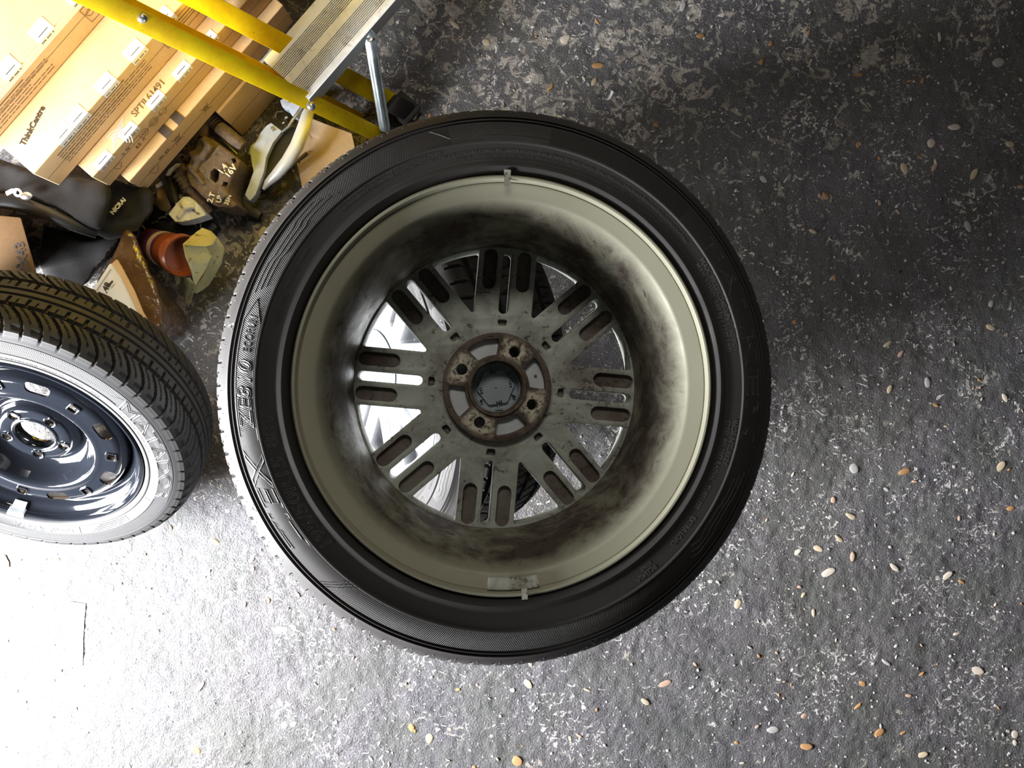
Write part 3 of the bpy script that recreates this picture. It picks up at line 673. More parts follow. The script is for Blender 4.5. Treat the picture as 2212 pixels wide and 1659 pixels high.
def face_print(root, D, items, mat=None):
    """items on the front face: ('text', x, z, size, string) or ('line', x0, x1, z, thick)"""
    mb = MB(); y = -D / 2 - .0004
    for it in items:
        if it[0] == 'text': text_plane(mb, it[4], (it[1], y, it[2]), (1, 0, 0), (0, -1, 0), it[3], .0002, .0001)
        elif it[0] == 'line': mb.box(((it[1] + it[2]) / 2, y, it[3]), (it[2] - it[1], .0004, it[4]))
        elif it[0] == 'ring':
            x, z, r, n = it[1:5]
            for i in range(n):
                a, b = 2 * PI * i / n + .5, 2 * PI * (i + (1 if n > 5 else .88)) / n + .5; P, Q = Vector((x + r * math.cos(a), y, z + r * math.sin(a))), Vector((x + r * math.cos(b), y, z + r * math.sin(b)))
                mb.tube([P, Q], .0006, 4, flat=.5, up=(0, 1, 0))
        elif it[0] == 'bin':
            x, z, r = it[1:4]
            for P, Q in (((-.6, .5), (-.35, -.6)), ((.6, .5), (.35, -.6)), ((-.35, -.6), (.35, -.6)), ((-.7, .5), (.7, .5)), ((-1, -1), (1, 1)), ((-1, 1), (1, -1)), ((-.3, .7), (.3, .7))):
                mb.tube([(x + P[0] * r, y, z + P[1] * r), (x + Q[0] * r, y, z + Q[1] * r)], .0005, 4)
    return mb.build('printing', mat or M_INK_BROWN, root)
r0, L, D, h = carton('lowest carton of the stack, its plain end beside the door handle', .02, .125, -.741, .0, .126, M_CARD)
tabs(r0, L, D, h, [.045, .085])
r1, L, D, h = carton('shallow carton with dark tape squares on its top edge, second from the floor', -.176, .24, -.7466, .127, .189, M_CARD)
for t in (-.128, -.096): MB().box((t + .03, -D / 2 + .010, h + .0006), (.017, .021, .0008)).build('tape_square', M_GREYTAPE, r1)
face_print(r1, D, [('ring', -.165, .025, .012, 3), ('bin', -.095, .034, .011), ('line', -.145, -.135, .036, .004), ('text', -.13, .03, .012, 'EF'), ('bin', -.02, .03, .010)])
r2, L, D, h = carton('carton with recycling icons on its front and a serial number printed on top', -.2035, .245, -.766, .190, .2455, M_CARD)
tabs(r2, L, D, h, [-.19, -.125, -.055, .012, .08], up=.014, down=.009)
face_print(r2, D, [('ring', -.185, .020, .009, 3), ('text', -.165, .030, .008, 'X  Fo'), ('text', -.142, .012, .013, '65'), ('text', -.125, .012, .013, '\u00d7'), ('line', -.155, -.12, .036, .001), ('ring', -.112, .028, .0055, 3), ('ring', -.112, .028, .0095, 14), ('ring', -.086, .028, .0095, 14), ('ring', -.086, .028, .0055, 10), ('ring', -.062, .028, .009, 4)])
mb = MB(); text_plane(mb, 'SPTIL61491', (-.100, -D / 2 + .012, h + .0004), (1, 0, 0), (0, 0, 1), .0165, .0002, .0001); mb.build('printing', M_INK_BROWN, r2)
mb = MB()
for k in range(3): mb.lathe([(.012 + .005 * k, h + .0002), (.0126 + .005 * k, h + .0005), (.0132 + .005 * k, h + .0002)], 26, False, Matrix.Translation((-.150, -D / 2 + .004, 0)), a0=-.8, a1=1.9)
for i in range(4): mb.box((-.145 + .004 * i, -D / 2 + .010 + .004 * i, h + .0004), (.04, .0012, .0006), Matrix.Rotation(.25, 3, 'Z'))
mb.build('torn_tape_mark', M_PAPER, r2)
warn = [('line', -.02 + .0 * k, .19, .050 - .0075 * k, .0013) for k in range(1)]
def warning(x0, h, n=6, L1=.21):
    it = []
    for k in range(n):
        z = h - .014 - .0062 * k; x = x0; 
        end = x0 + L1 * (1 if k % 3 else .78)
        if k == 0: it.append(('line', x0, end, z, .0018)); continue
        while x < end:
            w = random.uniform(.006, .018); it.append(('line', x, min(end, x + w), z, .0013)); x += w + .002
    return it
r3, L, D, h = carton('carton with a maker name on top and rows of warning lines, second from the top', -.250, .27, -.798, .2465, .3155, M_CARD)
tabs(r3, L, D, h, [-.180, -.145, -.075, -.005, .065, .135], up=.020, down=.012)
face_print(r3, D, warning(-.215, h) + [('line', .035, .115, h - .012, .0008), ('line', .035, .115, h - .046, .0008), ('line', .035, .036, h - .029, .034), ('line', .114, .115, h - .029, .034), ('line', .055, .11, h - .020, .002), ('line', .055, .11, h - .027, .0012), ('line', .055, .11, h - .033, .0012), ('ring', .045, h - .028, .007, 5), ('bin', .15, h - .03, .013), ('bin', .185, h - .03, .013)])
mb = MB(); text_plane(mb, 'ThinkCentre', (-.236, -D / 2 + .040, h + .0004), (.97, .22, 0), (0, 0, 1), .0135, .0002, .0004); mb.build('printing', M_INK, r3)
r4, L, D, h = carton('topmost carton, pale and glaring, with a long white edge strip', -.37, .27, -.877, .3165, .3815, M_CARD)
tabs(r4, L, D, h, [-.24, -.165, -.09, -.015, .06, .135], up=.024, down=.006)
mb = MB(); mb.box((-.02, -D / 2 - .0006, h - .008), (.5, .0008, .013), Matrix.Rotation(.0, 3, 'X')); mb.build('paper_strip', M_PAPER, r4)
face_print(r4, D, warning(-.255, h - .008) + [('line', .045, .125, h - .018, .0008), ('line', .045, .125, h - .052, .0008), ('line', .045, .046, h - .035, .034), ('line', .124, .125, h - .035, .034), ('line', .065, .12, h - .027, .002), ('line', .065, .12, h - .034, .0012), ('line', .065, .12, h - .040, .0012), ('ring', .055, h - .035, .007, 5), ('bin', .16, h - .033, .013)])

# ------------------------------------------------------------------ step ladder
foot = Vector((-.243, .490, .0)); topA = Vector((-.550, .512, .50)); dA = (topA - foot).normalized()
lad = empty('step_ladder', loc=foot)
tag(lad, 'yellow fibreglass step ladder with grooved aluminium step, standing against the cartons', 'ladder')
inv = Matrix.Translation(-foot)
def channel(mb, p0, d, L, wd, fw, web, th=.003, mi=0, flip=1):
    """C section rail: web on the -wd side, flanges towards +wd"""
    d = d.normalized(); w = (wd - d * wd.dot(d)).normalized(); b = w.cross(d).normalized() * flip      # b: front to back
    prof = [(0, 0), (fw, 0), (fw, th), (th, th), (th, web - th), (fw, web - th), (fw, web), (0, web)]
    v = [p0 + w * x + b * y for x, y in prof] + [p0 + w * x + b * y + d * L for x, y in prof]; n = 8
    mb.add(v, [(0, 3, 2, 1), (0, 7, 4, 3), (4, 7, 6, 5), (8, 9, 10, 11), (8, 11, 12, 15), (12, 13, 14, 15)] + [(i, (i + 1) % n, n + (i + 1) % n, n + i) for i in range(n)], mi)
    return w, b
def ladder_piece(mb, name, mat, bevel=0, parent=None):
    mb.v = [tuple(inv @ Vector(p)) for p in mb.v]; return mb.build(name, mat, parent or lad, 35, bevel)
mb = MB(); wA, bA = channel(mb, foot - HD * .014, dA, .98, HD, .029, .075, flip=-1)
if bA.dot(OD) > 0: mb = MB(); wA, bA = channel(mb, foot - HD * .014, dA, .98, HD, .029, .075, flip=1)
ladder_piece(mb, 'front_rail', M_YELLOW, .0008)
foot2 = foot + HD * .43; mb = MB(); w_, b_ = channel(mb, foot2 + HD * .014, dA, .98, -HD, .029, .075, flip=1)
if b_.dot(OD) > 0: mb = MB(); channel(mb, foot2 + HD * .014, dA, .98, -HD, .029, .075, flip=-1)
ladder_piece(mb, 'front_rail', M_YELLOW, .0008)
footB = W(872, 236, .012); topB = W(540, 60, .25); dB = (topB - footB).normalized()
mb = MB(); w_, b_ = channel(mb, footB + dB * .02 - HD * .016, dB, .85, HD, .034, .026, flip=-1)
if b_.dot(OD) > 0: mb = MB(); channel(mb, footB + dB * .02 - HD * .016, dB, .85, HD, .034, .026, flip=1)
ladder_piece(mb, 'rear_rail', M_YELLOW, .0008)
footC = footB + HD * .36; mb = MB(); w_, b_ = channel(mb, footC + dB * .02, dB, .85, HD, .030, .026, flip=1)
ladder_piece(mb, 'rear_rail', M_YELLOW, .0008)
for nm, p, d in (('foot', foot, dA), ('foot', foot2, dA), ('foot', footB, dB), ('foot', footC, dB)):
    mb = MB(); M3 = Matrix((HD, d.cross(HD), d)).transposed()
    mb.box(p + d * .018, (.040, .050, .040), M3); mb.box(p + Vector((0, 0, .004)), (.05, .055, .012), Matrix.Rotation(math.atan2(HD.y, HD.x), 3, 'Z'))
    ladder_piece(mb, nm, M_RUBBERFOOT, .005)
def at(s): return foot + dA * s
# the step: ribbed aluminium extrusion
sF, zst = .255, .0
pS = at(.235) + HD * .006                                         # front left corner region of the step
zst = pS.z; BK = (OD * -1)
step_w, step_l = .104, .405
mb = MB(); o0 = pS - BK * .006
def sp(t, b, z): return o0 + HD * t + BK * b + Vector((0, 0, z))
prof = [(0.0, -.026), (.0, .0), (.011, .0015)]
x = .012
for blk in range(2):
    for i in range(9):
        prof += [(x, .0015), (x + .0002, -.0014), (x + .0014, -.0014), (x + .0016, .0015)]; x += .0032
    x += .0150
    prof += [(x - .0008, .0015)]
prof += [(step_w, .0015), (step_w, -.026), (step_w - .002, -.026), (step_w - .002, -.004), (.002, -.004), (.002, -.026)]
n = len(prof); v = [sp(0, b, z) for b, z in prof] + [sp(step_l, b, z) for b, z in prof]
mb.add(v, [(i, (i + 1) % n, n + (i + 1) % n, n + i) for i in range(n)])
stp = ladder_piece(mb, 'step', M_ALU)
mb = MB(); mb.add([sp(t, b, z) for t in (0.0, step_l) for b, z in ((-.0012, -.032), (-.0012, .0006), (.0006, .0012), (.0006, -.032))], [(0, 1, 2, 3), (4, 7, 6, 5), (0, 4, 5, 1), (1, 5, 6, 2), (2, 6, 7, 3), (3, 7, 4, 0)])
ladder_piece(mb, 'step_edge_strip', M_SATIN)
mb = MB()
for s in (.235 + .012,): mb.sphere(W(672, 229, at(.235).z + .004), .0085, 14, sc=(1, 1, .8))
ladder_piece(mb, 'rivet', M_STEEL)
mb = MB(); mb.sphere(W(307, 38, .458), .0080, 14, sc=(1, 1, .8)); ladder_piece(mb, 'rivet', M_STEEL)
# galvanised brace from the step to the rail foot
b0, b1 = W(798, 74, zst - .008), W(832, 282, .050)
d = (b1 - b0).normalized(); sdir = d.cross(Vector((0, 0, 1))).normalized(); up = sdir.cross(d)
mb = MB(); cs = [(-.011, 0), (-.010, .002), (-.006, .003), (-.004, .006), (.0, .0075), (.004, .006), (.006, .003), (.010, .002), (.011, 0), (.010, -.001), (-.010, -.001)]
L = (b1 - b0).length; rows = []
for q, wsc, hs in ((-.008, .55, .25), (-.004, .85, .25), (.0, 1.0, .25), (.03, 1.0, .25), (.045, 1.0, 1.0), (L * .93, 1.0, 1.0), (L * .985, .95, .8), (L * 1.01, .6, .3)):
    rows.append([b0 + d * q + sdir * x * wsc + up * (y * hs if y > 0 else y) for x, y in cs])
v = [p for r_ in rows for p in r_]; n = len(cs)
mb.add(v, [(i * n + j, i * n + (j + 1) % n, (i + 1) * n + (j + 1) % n, (i + 1) * n + j) for i in range(len(rows) - 1) for j in range(n)] + [tuple(range(n))[::-1], tuple((len(rows) - 1) * n + j for j in range(n))])
br = ladder_piece(mb, 'brace', M_ZINC)
mb = MB(); mb.lathe([(.0016, .0), (.0018, .0028), (.0050, .0026), (.0060, .0004)], 20, False, Matrix.Translation(b0 + d * .008 + up * .0012)); mb.sphere(b0 + d * .008 + up * .0015, .0016, 8)
ladder_piece(mb, 'brace_rivet', M_STEEL, parent=br)
mb = MB(); mb.tube([b0 - up * .012 - d * .002, b0 + HD * .02 - up * .01 + Vector((.0, .0, .004))], .004, 8); ladder_piece(mb, 'hinge_pin', M_RUBBERFOOT)

# ------------------------------------------------------------------ black bag, dark carton, clutter at the left
mb = MB(); mb.pix2([(-60, 336), (0, 344), (30, 358), (60, 371), (130, 374), (185, 384), (240, 392), (232, 440), (215, 492), (170, 475), (120, 450), (40, 430), (-60, 436)], .06, .20, .9)
mb.pix2([(150, 380), (268, 392), (330, 412), (330, 455), (300, 508), (235, 512), (150, 470)], .0, .15, .85)
me = soft(mb, .007, .010, 14, 6); bag = link('black_bag', me, M_BLACKFAB, None, 60); tag(bag, 'slumped black fabric bag at the foot of the cartons with white mark', 'bag')
mb = MB(); mb.tube([W(-40, 430, .205), W(30, 436, .205), W(60, 446, .202), W(120, 468, .195), W(165, 488, .185), W(210, 505, .165)], [.012, .014, .013, .011, .011, .009], 10, flat=.5); link('piping', mb.mesh(), M_BLACKPL, bag, 60)
mb = MB(); mb.lathe([(.0075, -.001), (.0075, .001), (.0045, .0015), (.0035, 0), (.0045, -.0015)], 24, True, Matrix.Translation(W(38, 416, .221)) @ Matrix.Rotation(.4, 4, 'X'))
mb.tube([W(14, 418, .217), W(26, 412, .219), W(34, 414, .221)], .004, 8, flat=.4); link('zip_pull', mb.mesh(), M_WHITEPL, bag, 50)
mb = MB(); mb.sphere(W(56, 423, .216), .0095, 12, sc=(1.2, .8, .6)); link('metal_ring', mb.mesh(), M_STEEL, bag, 50)
mb = MB(); text_plane(mb, 'NICRAI', W(244, 464, .166), (.62, .70, .0), (0, 0, 1), .0110, .0006, .0004); link('white_mark', mb.mesh(), M_PAINTPEN, bag, 50)

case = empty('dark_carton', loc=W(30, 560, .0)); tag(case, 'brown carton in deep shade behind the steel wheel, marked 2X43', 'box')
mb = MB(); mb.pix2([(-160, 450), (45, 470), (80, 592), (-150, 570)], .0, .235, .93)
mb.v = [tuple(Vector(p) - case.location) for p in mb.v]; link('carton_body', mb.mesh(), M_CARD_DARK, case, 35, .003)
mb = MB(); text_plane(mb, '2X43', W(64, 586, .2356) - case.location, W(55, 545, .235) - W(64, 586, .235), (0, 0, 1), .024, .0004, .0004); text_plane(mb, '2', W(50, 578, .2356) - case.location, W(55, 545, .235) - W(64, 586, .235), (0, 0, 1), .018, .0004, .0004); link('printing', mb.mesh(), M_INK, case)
case.location.z = 0.0

# fabric panel below the bag
mb = MB(); mb.pix2([(90, 480), (190, 518), (262, 508), (255, 520), (215, 575), (190, 610), (130, 640), (85, 560)], .0, .09, .9)
me = soft(mb, .008, .008, 12, 5); o = link('black_cloth', me, M_BLACKFAB, None, 60); tag(o, 'heap of black cloth on the floor between the bag and the steel wheel', 'cloth')

# parcel wrapped in brown tape
pz = .155; par = empty('taped_parcel', loc=(W(330, 640, 0).x, W(330, 640, 0).y, 0)); tag(par, 'parcel wrapped in shiny brown tape with a white label marked 48', 'parcel')
mb = MB(); top_px = [(206, 620), (272, 494), (288, 506), (308, 552), (334, 612), (350, 660), (352, 700), (330, 716), (300, 720), (262, 700)]; base_px = [(232, 640), (285, 520), (300, 530), (318, 572), (364, 632), (398, 668), (406, 705), (385, 728), (345, 748), (300, 735)]
mb.add([W(x, y, .0) for x, y in base_px] + [W(x, y, pz) for x, y in top_px], [tuple(range(10))[::-1], tuple(range(10, 20))] + [(i, (i + 1) % 10, 10 + (i + 1) % 10, 10 + i) for i in range(10)])
me = soft(mb, .004, .0035, 28, 7); me.transform(Matrix.Translation(-par.location)); body = link('tape_wrap', me, M_TAPE, par, 60)
def plate_px(poly, z, th, mb, off=par):
    P = [W(x, y, z) - off.location for x, y in poly]; n = len(P); v = P + [p - Vector((0, 0, th)) for p in P]
    mb.add(v, [tuple(range(n)), tuple(range(n, 2 * n))[::-1]] + [(i, (i + 1) % n, n + (i + 1) % n, n + i) for i in range(n)])
mb = MB(); plate_px([(200, 626), (236, 571), (246, 567), (262, 590), (284, 640), (300, 672), (296, 700), (240, 690)], pz + .0035, .003, mb); link('shipping_label', mb.mesh(), M_PAPER, par, 35, .0004)
mb = MB(); plate_px([(240, 570), (252, 560), (262, 575), (290, 628), (308, 672), (318, 690), (304, 696), (288, 655), (262, 600)], pz + .0055, .003, mb); link('bare_carton_strip', mb.mesh(), M_CARD, par, 35, .0006)
mb = MB(); tdir = (W(233, 606, pz) - W(223, 628, pz)); org = W(230, 634, pz + .0042) - par.location
text_plane(mb, '.48', org, tdir, (0, 0, 1), .0155, .0003, .0004)
for (a, b, c, d_) in ((233, 606, 243, 598), (238, 615, 246, 603)): pass
mb.box(W(238, 613, pz + .0042) - par.location, (.014, .0030, .0005), Matrix.Rotation(.85, 3, 'Z'))
mb.box(W(222, 607, pz + .0042) - par.location, (.052, .0005, .0005), Matrix.Rotation(.98, 3, 'Z')); mb.box(W(244, 618, pz + .0042) - par.location, (.010, .0006, .0005), Matrix.Rotation(.9, 3, 'Z'))
link('label_print', mb.mesh(), M_INK, par)

# tipped plastic tub
pa, pb = W(326, 527, .060), W(396, 553, .128); ax = (pb - pa).normalized(); Lt = (pb - pa).length
tub = empty('plastic_tub', mat=frame(pa, ax)); tag(tub, 'small tipped tub with purple label and orange lid beside the parcel', 'tub')
mb = MB(); mb.lathe([(0, 0), (.0275, 0), (.0300, .002), (.0335, Lt * .62), (.0335, Lt * .62 + .001), (0, Lt * .62)], 48, False); mb.build('tub_body', M_PURPLE, tub, 40)
MB().lathe([(.0315, Lt * .40), (.0336, Lt * .40), (.0340, Lt * .50), (.0320, Lt * .50)], 48, True).build('label_band', M_WHITEBAND, tub, 40)
MB().lathe([(.0310, Lt * .60), (.0350, Lt * .62), (.0352, Lt * .80), (.0380, Lt * .86), (.0395, Lt * .90), (.0395, Lt * 1.0), (.0375, Lt * 1.04), (.0345, Lt * 1.03), (.0330, Lt * .98), (.0315, Lt * .95), (.0285, Lt * .95), (.0275, Lt * .90), (0, Lt * .90), (0, Lt * .85), (.026, Lt * .85), (.030, Lt * .6)], 64, False).build('lid', M_ORANGE, tub, 40)

# soiled cloth thrown over the tub
def clothpiece(mb, poly, zs, sub=5):
    """thin folded layer: polygon in photograph pixels with a height per corner"""
    P = [W(x, y, z) for (x, y), z in zip(poly, zs)]; c = sum(P, Vector()) / len(P) + Vector((0, 0, .004)); n = len(P)
    v = [c]; rings = 5
    for k in range(1, rings + 1):
        t = k / rings
        for i in range(n):
            for q in range(4):
                p = P[i].lerp(P[(i + 1) % n], q / 4); r = c.lerp(p, t); r.z += .004 * mnoise.noise(r * 45) + .002 * mnoise.noise(r * 120); v.append(r)
    m = n * 4; f = [(0, 1 + i, 1 + (i + 1) % m) for i in range(m)] + [(1 + (k - 1) * m + i, 1 + k * m + i, 1 + k * m + (i + 1) % m, 1 + (k - 1) * m + (i + 1) % m) for k in range(1, rings) for i in range(m)]
    N0 = len(v); v += [p - Vector((0, 0, .0022)) for p in v[:N0]]
    f2 = [tuple(j + N0 for j in q[::-1]) for q in f]; b = 1 + (rings - 1) * m
    mb.add(v, f + f2 + [(b + i, N0 + b + i, N0 + b + (i + 1) % m, b + (i + 1) % m) for i in range(m)])
mb = MB()
clothpiece(mb, [(468, 511), (484, 535), (478, 568), (450, 617), (424, 634), (416, 630), (440, 594), (455, 556), (444, 530)], [.120, .105, .10, .08, .08, .085, .12, .138, .140])
clothpiece(mb, [(395, 528), (415, 530), (444, 531), (456, 553), (444, 580), (422, 618), (413, 585), (400, 556)], [.152, .155, .155, .150, .142, .11, .135, .150])
clothpiece(mb, [(437, 492), (456, 499), (469, 513), (460, 528), (444, 532), (415, 531), (395, 528), (412, 510)], [.135, .13, .135, .148, .160, .163, .158, .150])
clothpiece(mb, [(422, 616), (414, 640), (406, 664), (397, 650), (400, 622), (398, 600), (410, 600)], [.112, .07, .02, .04, .08, .11, .125])
clothpiece(mb, [(374, 590), (388, 600), (388, 612), (382, 616)], [.06, .05, .03, .03])
me = mb.mesh(merge=False); o = link('folded_cloth', me, M_CLOTH, None, 70); tag(o, 'crumpled pale yellow cloth with dirt specks draped over the orange lid', 'cloth')

# ------------------------------------------------------------------ brake caliper
Z4 = lambda x, y: (320 + x / 6.38, 220 + y / 6.38)
cal = empty('brake_caliper', loc=(*W(420, 360, .05)[:2], 0.)); tag(cal, 'rusty iron brake caliper with white paint marker writing', 'caliper')
mb = MB(); top = .085
body = [Z4(*p) for p in ((700, 500), (780, 450), (900, 510), (1010, 600), (1130, 690), (1265, 800), (1240, 900), (1130, 1090), (1100, 1180), (1110, 1300), (1220, 1420), (1150, 1465), (920, 1440), (740, 1300), (570, 1140), (520, 1010), (545, 900), (575, 700), (640, 640))]
mb.pix(body, .012, top); me = soft(mb, .0032, .0012, 60, 4)
hole = MB(); hole.pix([Z4(*p) for p in ((830, 850), (895, 900), (885, 1010), (840, 1060), (760, 990), (770, 900))], top - .03, top + .03); hole.pix([Z4(*p) for p in ((950, 1035), (1020, 1045), (990, 1140), (920, 1130))], top - .012, top + .03); hole.pix([Z4(*p) for p in ((1060, 720), (1110, 700), (1140, 760), (1090, 790))], top - .012, top + .03)
me = boolean(me, hole.mesh())
me.transform(Matrix.Translation(-cal.location)); link('caliper_body', me, M_IRON, cal, 45)
mb = MB(); r_ = W(*Z4(0, 0), .0)
def cp(x, y, z): return W(*Z4(x, y), z)
mb.tube([cp(760, 500, top + .004), cp(850, 620, top + .006), cp(760, 760, top + .004), cp(640, 760, top)], [.006, .009, .009, .006], 10)      # piston housing ridges
mb.tube([cp(600, 700, .082), cp(690, 840, .086), cp(640, 960, .084)], [.007, .008, .006], 10)
mb.tube([cp(560, 880, .084), cp(660, 1000, .088), cp(780, 1150, .086)], [.006, .005, .004], 8)
mb.tube([cp(1000, 1180, .086), cp(1080, 1330, .086)], [.008, .010], 8)
me = soft(mb, .0025, .001, 60, 3); me.transform(Matrix.Translation(-cal.location)); link('casting_ridge', me, M_IRON, cal, 50)
mb = MB(); P0, P1 = cp(950, 330, .078), cp(1310, 620, .066); mb.tube([P0, P0.lerp(P1, .06), P0.lerp(P1, .65), P0.lerp(P1, .78), P1], [.009, .0135, .0140, .0130, .0125], 8); me = soft(mb, .002, .0006, 80, 1); me.transform(Matrix.Translation(-cal.location)); link('guide_pin_boss', me, M_IRON, cal, 40)
mb = MB(); A_, B_ = cp(815, 175, .082), cp(945, 310, .079)
pts = []; rs = []
for i in range(17): pts.append(A_.lerp(B_, i / 16)); rs.append(.0105 + (.0016 if i % 4 < 2 else -.0010) - (.004 if i == 0 else 0))
mb.tube(pts, rs, 16); mb.tube([cp(815, 190, .078), cp(790, 320, .074), cp(750, 480, .070)], [.008, .007, .010], 10)
mb.v = [tuple(Vector(p) - cal.location) for p in mb.v]; link('rubber_boot', mb.mesh(), M_IRON, cal, 50)
mb = MB(); A_, B_ = cp(420, 1010, .060), cp(560, 1210, .058); pts = []; rs = []
for i in range(17): pts.append(A_.lerp(B_, i / 16)); rs.append(.0105 + (.0014 if i % 4 < 2 else -.0010))
mb.tube(pts, rs, 16); mb.tube([cp(550, 1190, .058), cp(700, 1340, .050), cp(860, 1520, .040)], [.0085, .0090, .0080], 12); mb.tube([cp(430, 1020, .06), cp(520, 900, .07)], [.008, .010], 10)
mb.v = [tuple(Vector(p) - cal.location) for p in mb.v]; link('guide_pin', mb.mesh(), M_IRON, cal, 50)
mb = MB()
for x, y, r in ((515, 620, .0062), (455, 770, .0062), (590, 470, .0065), (510, 450, .0055)):
    mb.lathe([(r * .5, -.010), (r * .5, .004), (r * .75, .006), (r * 1.1, .004), (r * 1.1, -.010)], 20, True, Matrix.Translation(cp(x, y, .070)) @ Matrix.Rotation(.5, 4, 'Y'))
mb.tube([cp(520, 640, .060), cp(620, 680, .065)], .008, 8); mb.tube([cp(470, 780, .058), cp(590, 800, .065)], .008, 8); mb.tube([cp(600, 480, .060), cp(720, 520, .065)], .009, 8); mb.tube([cp(410, 860, .06), cp(440, 950, .06), cp(520, 900, .065)], .004, 8)
mb.v = [tuple(Vector(p) - cal.location) for p in mb.v]; link('hose_fitting', mb.mesh(), M_IRON, cal, 50)
mb = MB(); P0, P1 = cp(1000, 500, .05), cp(1230, 720, .045); mb.tube([P0, P1], .0028, 8, flat=.4); mb.v = [tuple(Vector(p) - cal.location) for p in mb.v]; link('spring_clip', mb.mesh(), M_ZINC, cal, 50)
mb = MB(); tz = top + .0040
for s, x, y, dx, dy, sz in (('1.4', 1020, 1010, 105, -150, .0165), ('16V', 1110, 1055, 120, -150, .0165), ('2.T', 880, 1400, 70, -190, .0150), ('UNC', 1000, 1400, 50, -190, .0140), ('35N', 1100, 1430, 55, -150, .0115)):
    o = cp(x, y, tz) - cal.location; t = cp(x + dx, y + dy, tz) - cp(x, y, tz); text_plane(mb, s, o, t, (0, 0, 1), sz, .0012, .0004)
link('paint_writing', mb.mesh(), M_PAINTPEN, cal)

# ------------------------------------------------------------------ car door handle
Z5 = lambda x, y: (300 + x / 4.366, 180 + y / 4.366)
hp = lambda x, y, z: W(*Z5(x, y), z)
han = empty('door_handle', loc=(*W(610, 330, 0)[:2], 0)); tag(han, 'silver car door handle with milky blue plastic bracket', 'door handle')
def hl(mb, name, mat, ang=45, bev=0, sf=None):
    me = soft(mb, *sf) if sf else mb.mesh(); me.transform(Matrix.Translation(-han.location)); return link(name, me, mat, han, ang, bev)
mb = MB(); mb.tube([hp(1175, 1000, .040), hp(1215, 940, .046), hp(1300, 860, .058), hp(1400, 740, .068), hp(1490, 590, .072), hp(1550, 430, .070), hp(1590, 300, .062), hp(1640, 180, .05)], [.003, .0075, .0110, .0125, .0130, .0125, .0115, .008], 16, flat=.8); hl(mb, 'grip', M_SATIN, 60)
mb = MB(); mb.pix([Z5(*p) for p in ((1190, 830), (1200, 720), (1260, 580), (1350, 470), (1440, 410), (1495, 420), (1495, 500), (1420, 640), (1330, 780), (1240, 830), (1190, 960), (1060, 1080), (1030, 1060))], .020, .040); hl(mb, 'black_liner', M_BLACKHOLE, 40, .001)
mb = MB(); mb.pix([Z5(*p) for p in ((1050, 640), (1150, 460), (1200, 400), (1245, 370), (1350, 450), (1265, 560), (1200, 700), (1180, 830), (1100, 1050), (1045, 1110), (1000, 1050), (1080, 830), (1060, 740))], .030, .052); hl(mb, 'bracket', M_BLUEPL, 40, .0015)
mb = MB(); mb.pix([Z5(*p) for p in ((1030, 660), (1055, 590), (1095, 550), (1070, 640), (1065, 690))], .030, .040); mb.pix([Z5(*p) for p in ((1400, 230), (1420, 180), (1560, 180), (1490, 320), (1440, 300))], .030, .052); mb.pix([Z5(*p) for p in ((1330, 160), (1390, 130), (1430, 200), (1400, 250), (1350, 220))], .030, .050); hl(mb, 'end_tab', M_BLUEPL, 40, .001)
mb = MB(); mb.tube([hp(1350, 460, .050), hp(1410, 410, .054), hp(1440, 360, .056), hp(1560, 190, .054)], .003, 8); mb.tube([hp(1290, 320, .03), hp(1300, 270, .035), hp(1360, 265, .035)], .0015, 6); mb.tube([hp(1250, 410, .054), hp(1255, 450, .056), hp(1280, 440, .054)], .0014, 6); hl(mb, 'wire', M_ZINC, 60)
for x, y in ((1390, 325), (1365, 375)): mb = MB(); mb.sphere(hp(x, y, .040), .0035, 10); hl(mb, 'screw', M_STEEL, 60)

# ------------------------------------------------------------------ white plastic actuator with brass fitting
act = empty('plastic_actuator', loc=(*W(400, 445, 0)[:2], 0)); tag(act, 'white and black plastic actuator beside the caliper', 'car part')
def al(mb, name, mat, ang=45, bev=0, sf=None):
    me = soft(mb, *sf) if sf else mb.mesh(); me.transform(Matrix.Translation(-act.location)); return link(name, me, mat, act, ang, bev)
mb = MB(); mb.pix([Z4(*p) for p in ((275, 1545), (340, 1460), (400, 1380), (480, 1300), (560, 1300), (620, 1340), (700, 1420), (805, 1560), (700, 1600), (560, 1640), (460, 1655), (370, 1655))], .035, .068); mb.tube([cp(470, 1400, .066), cp(520, 1460, .074), cp(640, 1440, .072)], .006, 8); mb.tube([cp(520, 1470, .072), cp(420, 1600, .068)], .005, 8); al(mb, 'white_housing', M_WHITEPL, 35, 0, (.002, .0006, 60, 2))
mb = MB(); text_plane(mb, 'PA-GF', cp(600, 1500, .0705) - Vector((0, 0, 0)), cp(700, 1560, .07) - cp(600, 1500, .07), (0, 0, 1), .006, .0003, .0001); al(mb, 'moulded_mark', M_INK)
mb = MB(); mb.tube([cp(280, 1060, .050), cp(390, 1400, .058)], [.0115, .0115], 18); mb.tube([cp(340, 1000, .05), cp(420, 1330, .052)], [.006, .006], 12); al(mb, 'motor_barrel', M_BLACKPL, 40)
mb = MB(); mb.pix([Z4(*p) for p in ((120, 1210), (210, 1150), (240, 1230), (270, 1330), (330, 1430), (260, 1520), (150, 1480), (110, 1350))], .030, .048); al(mb, 'clear_side_cover', M_BRASS, 40, .002)
mb = MB(); mb.tube([cp(275, 1020, .055), cp(310, 950, .06), cp(400, 880, .064), cp(490, 880, .064)], .0045, 8); mb.tube([cp(120, 1170, .05), cp(200, 1120, .052)], .004, 8); al(mb, 'grey_lever', M_WHITEPL, 50)
for x, y in ((430, 960), (450, 1300), (385, 1380)): mb = MB(); mb.tube([cp(x - 15, y + 12, .064), cp(x + 15, y - 12, .066)], .0035, 10); al(mb, 'bright_pin', M_STEEL, 50)
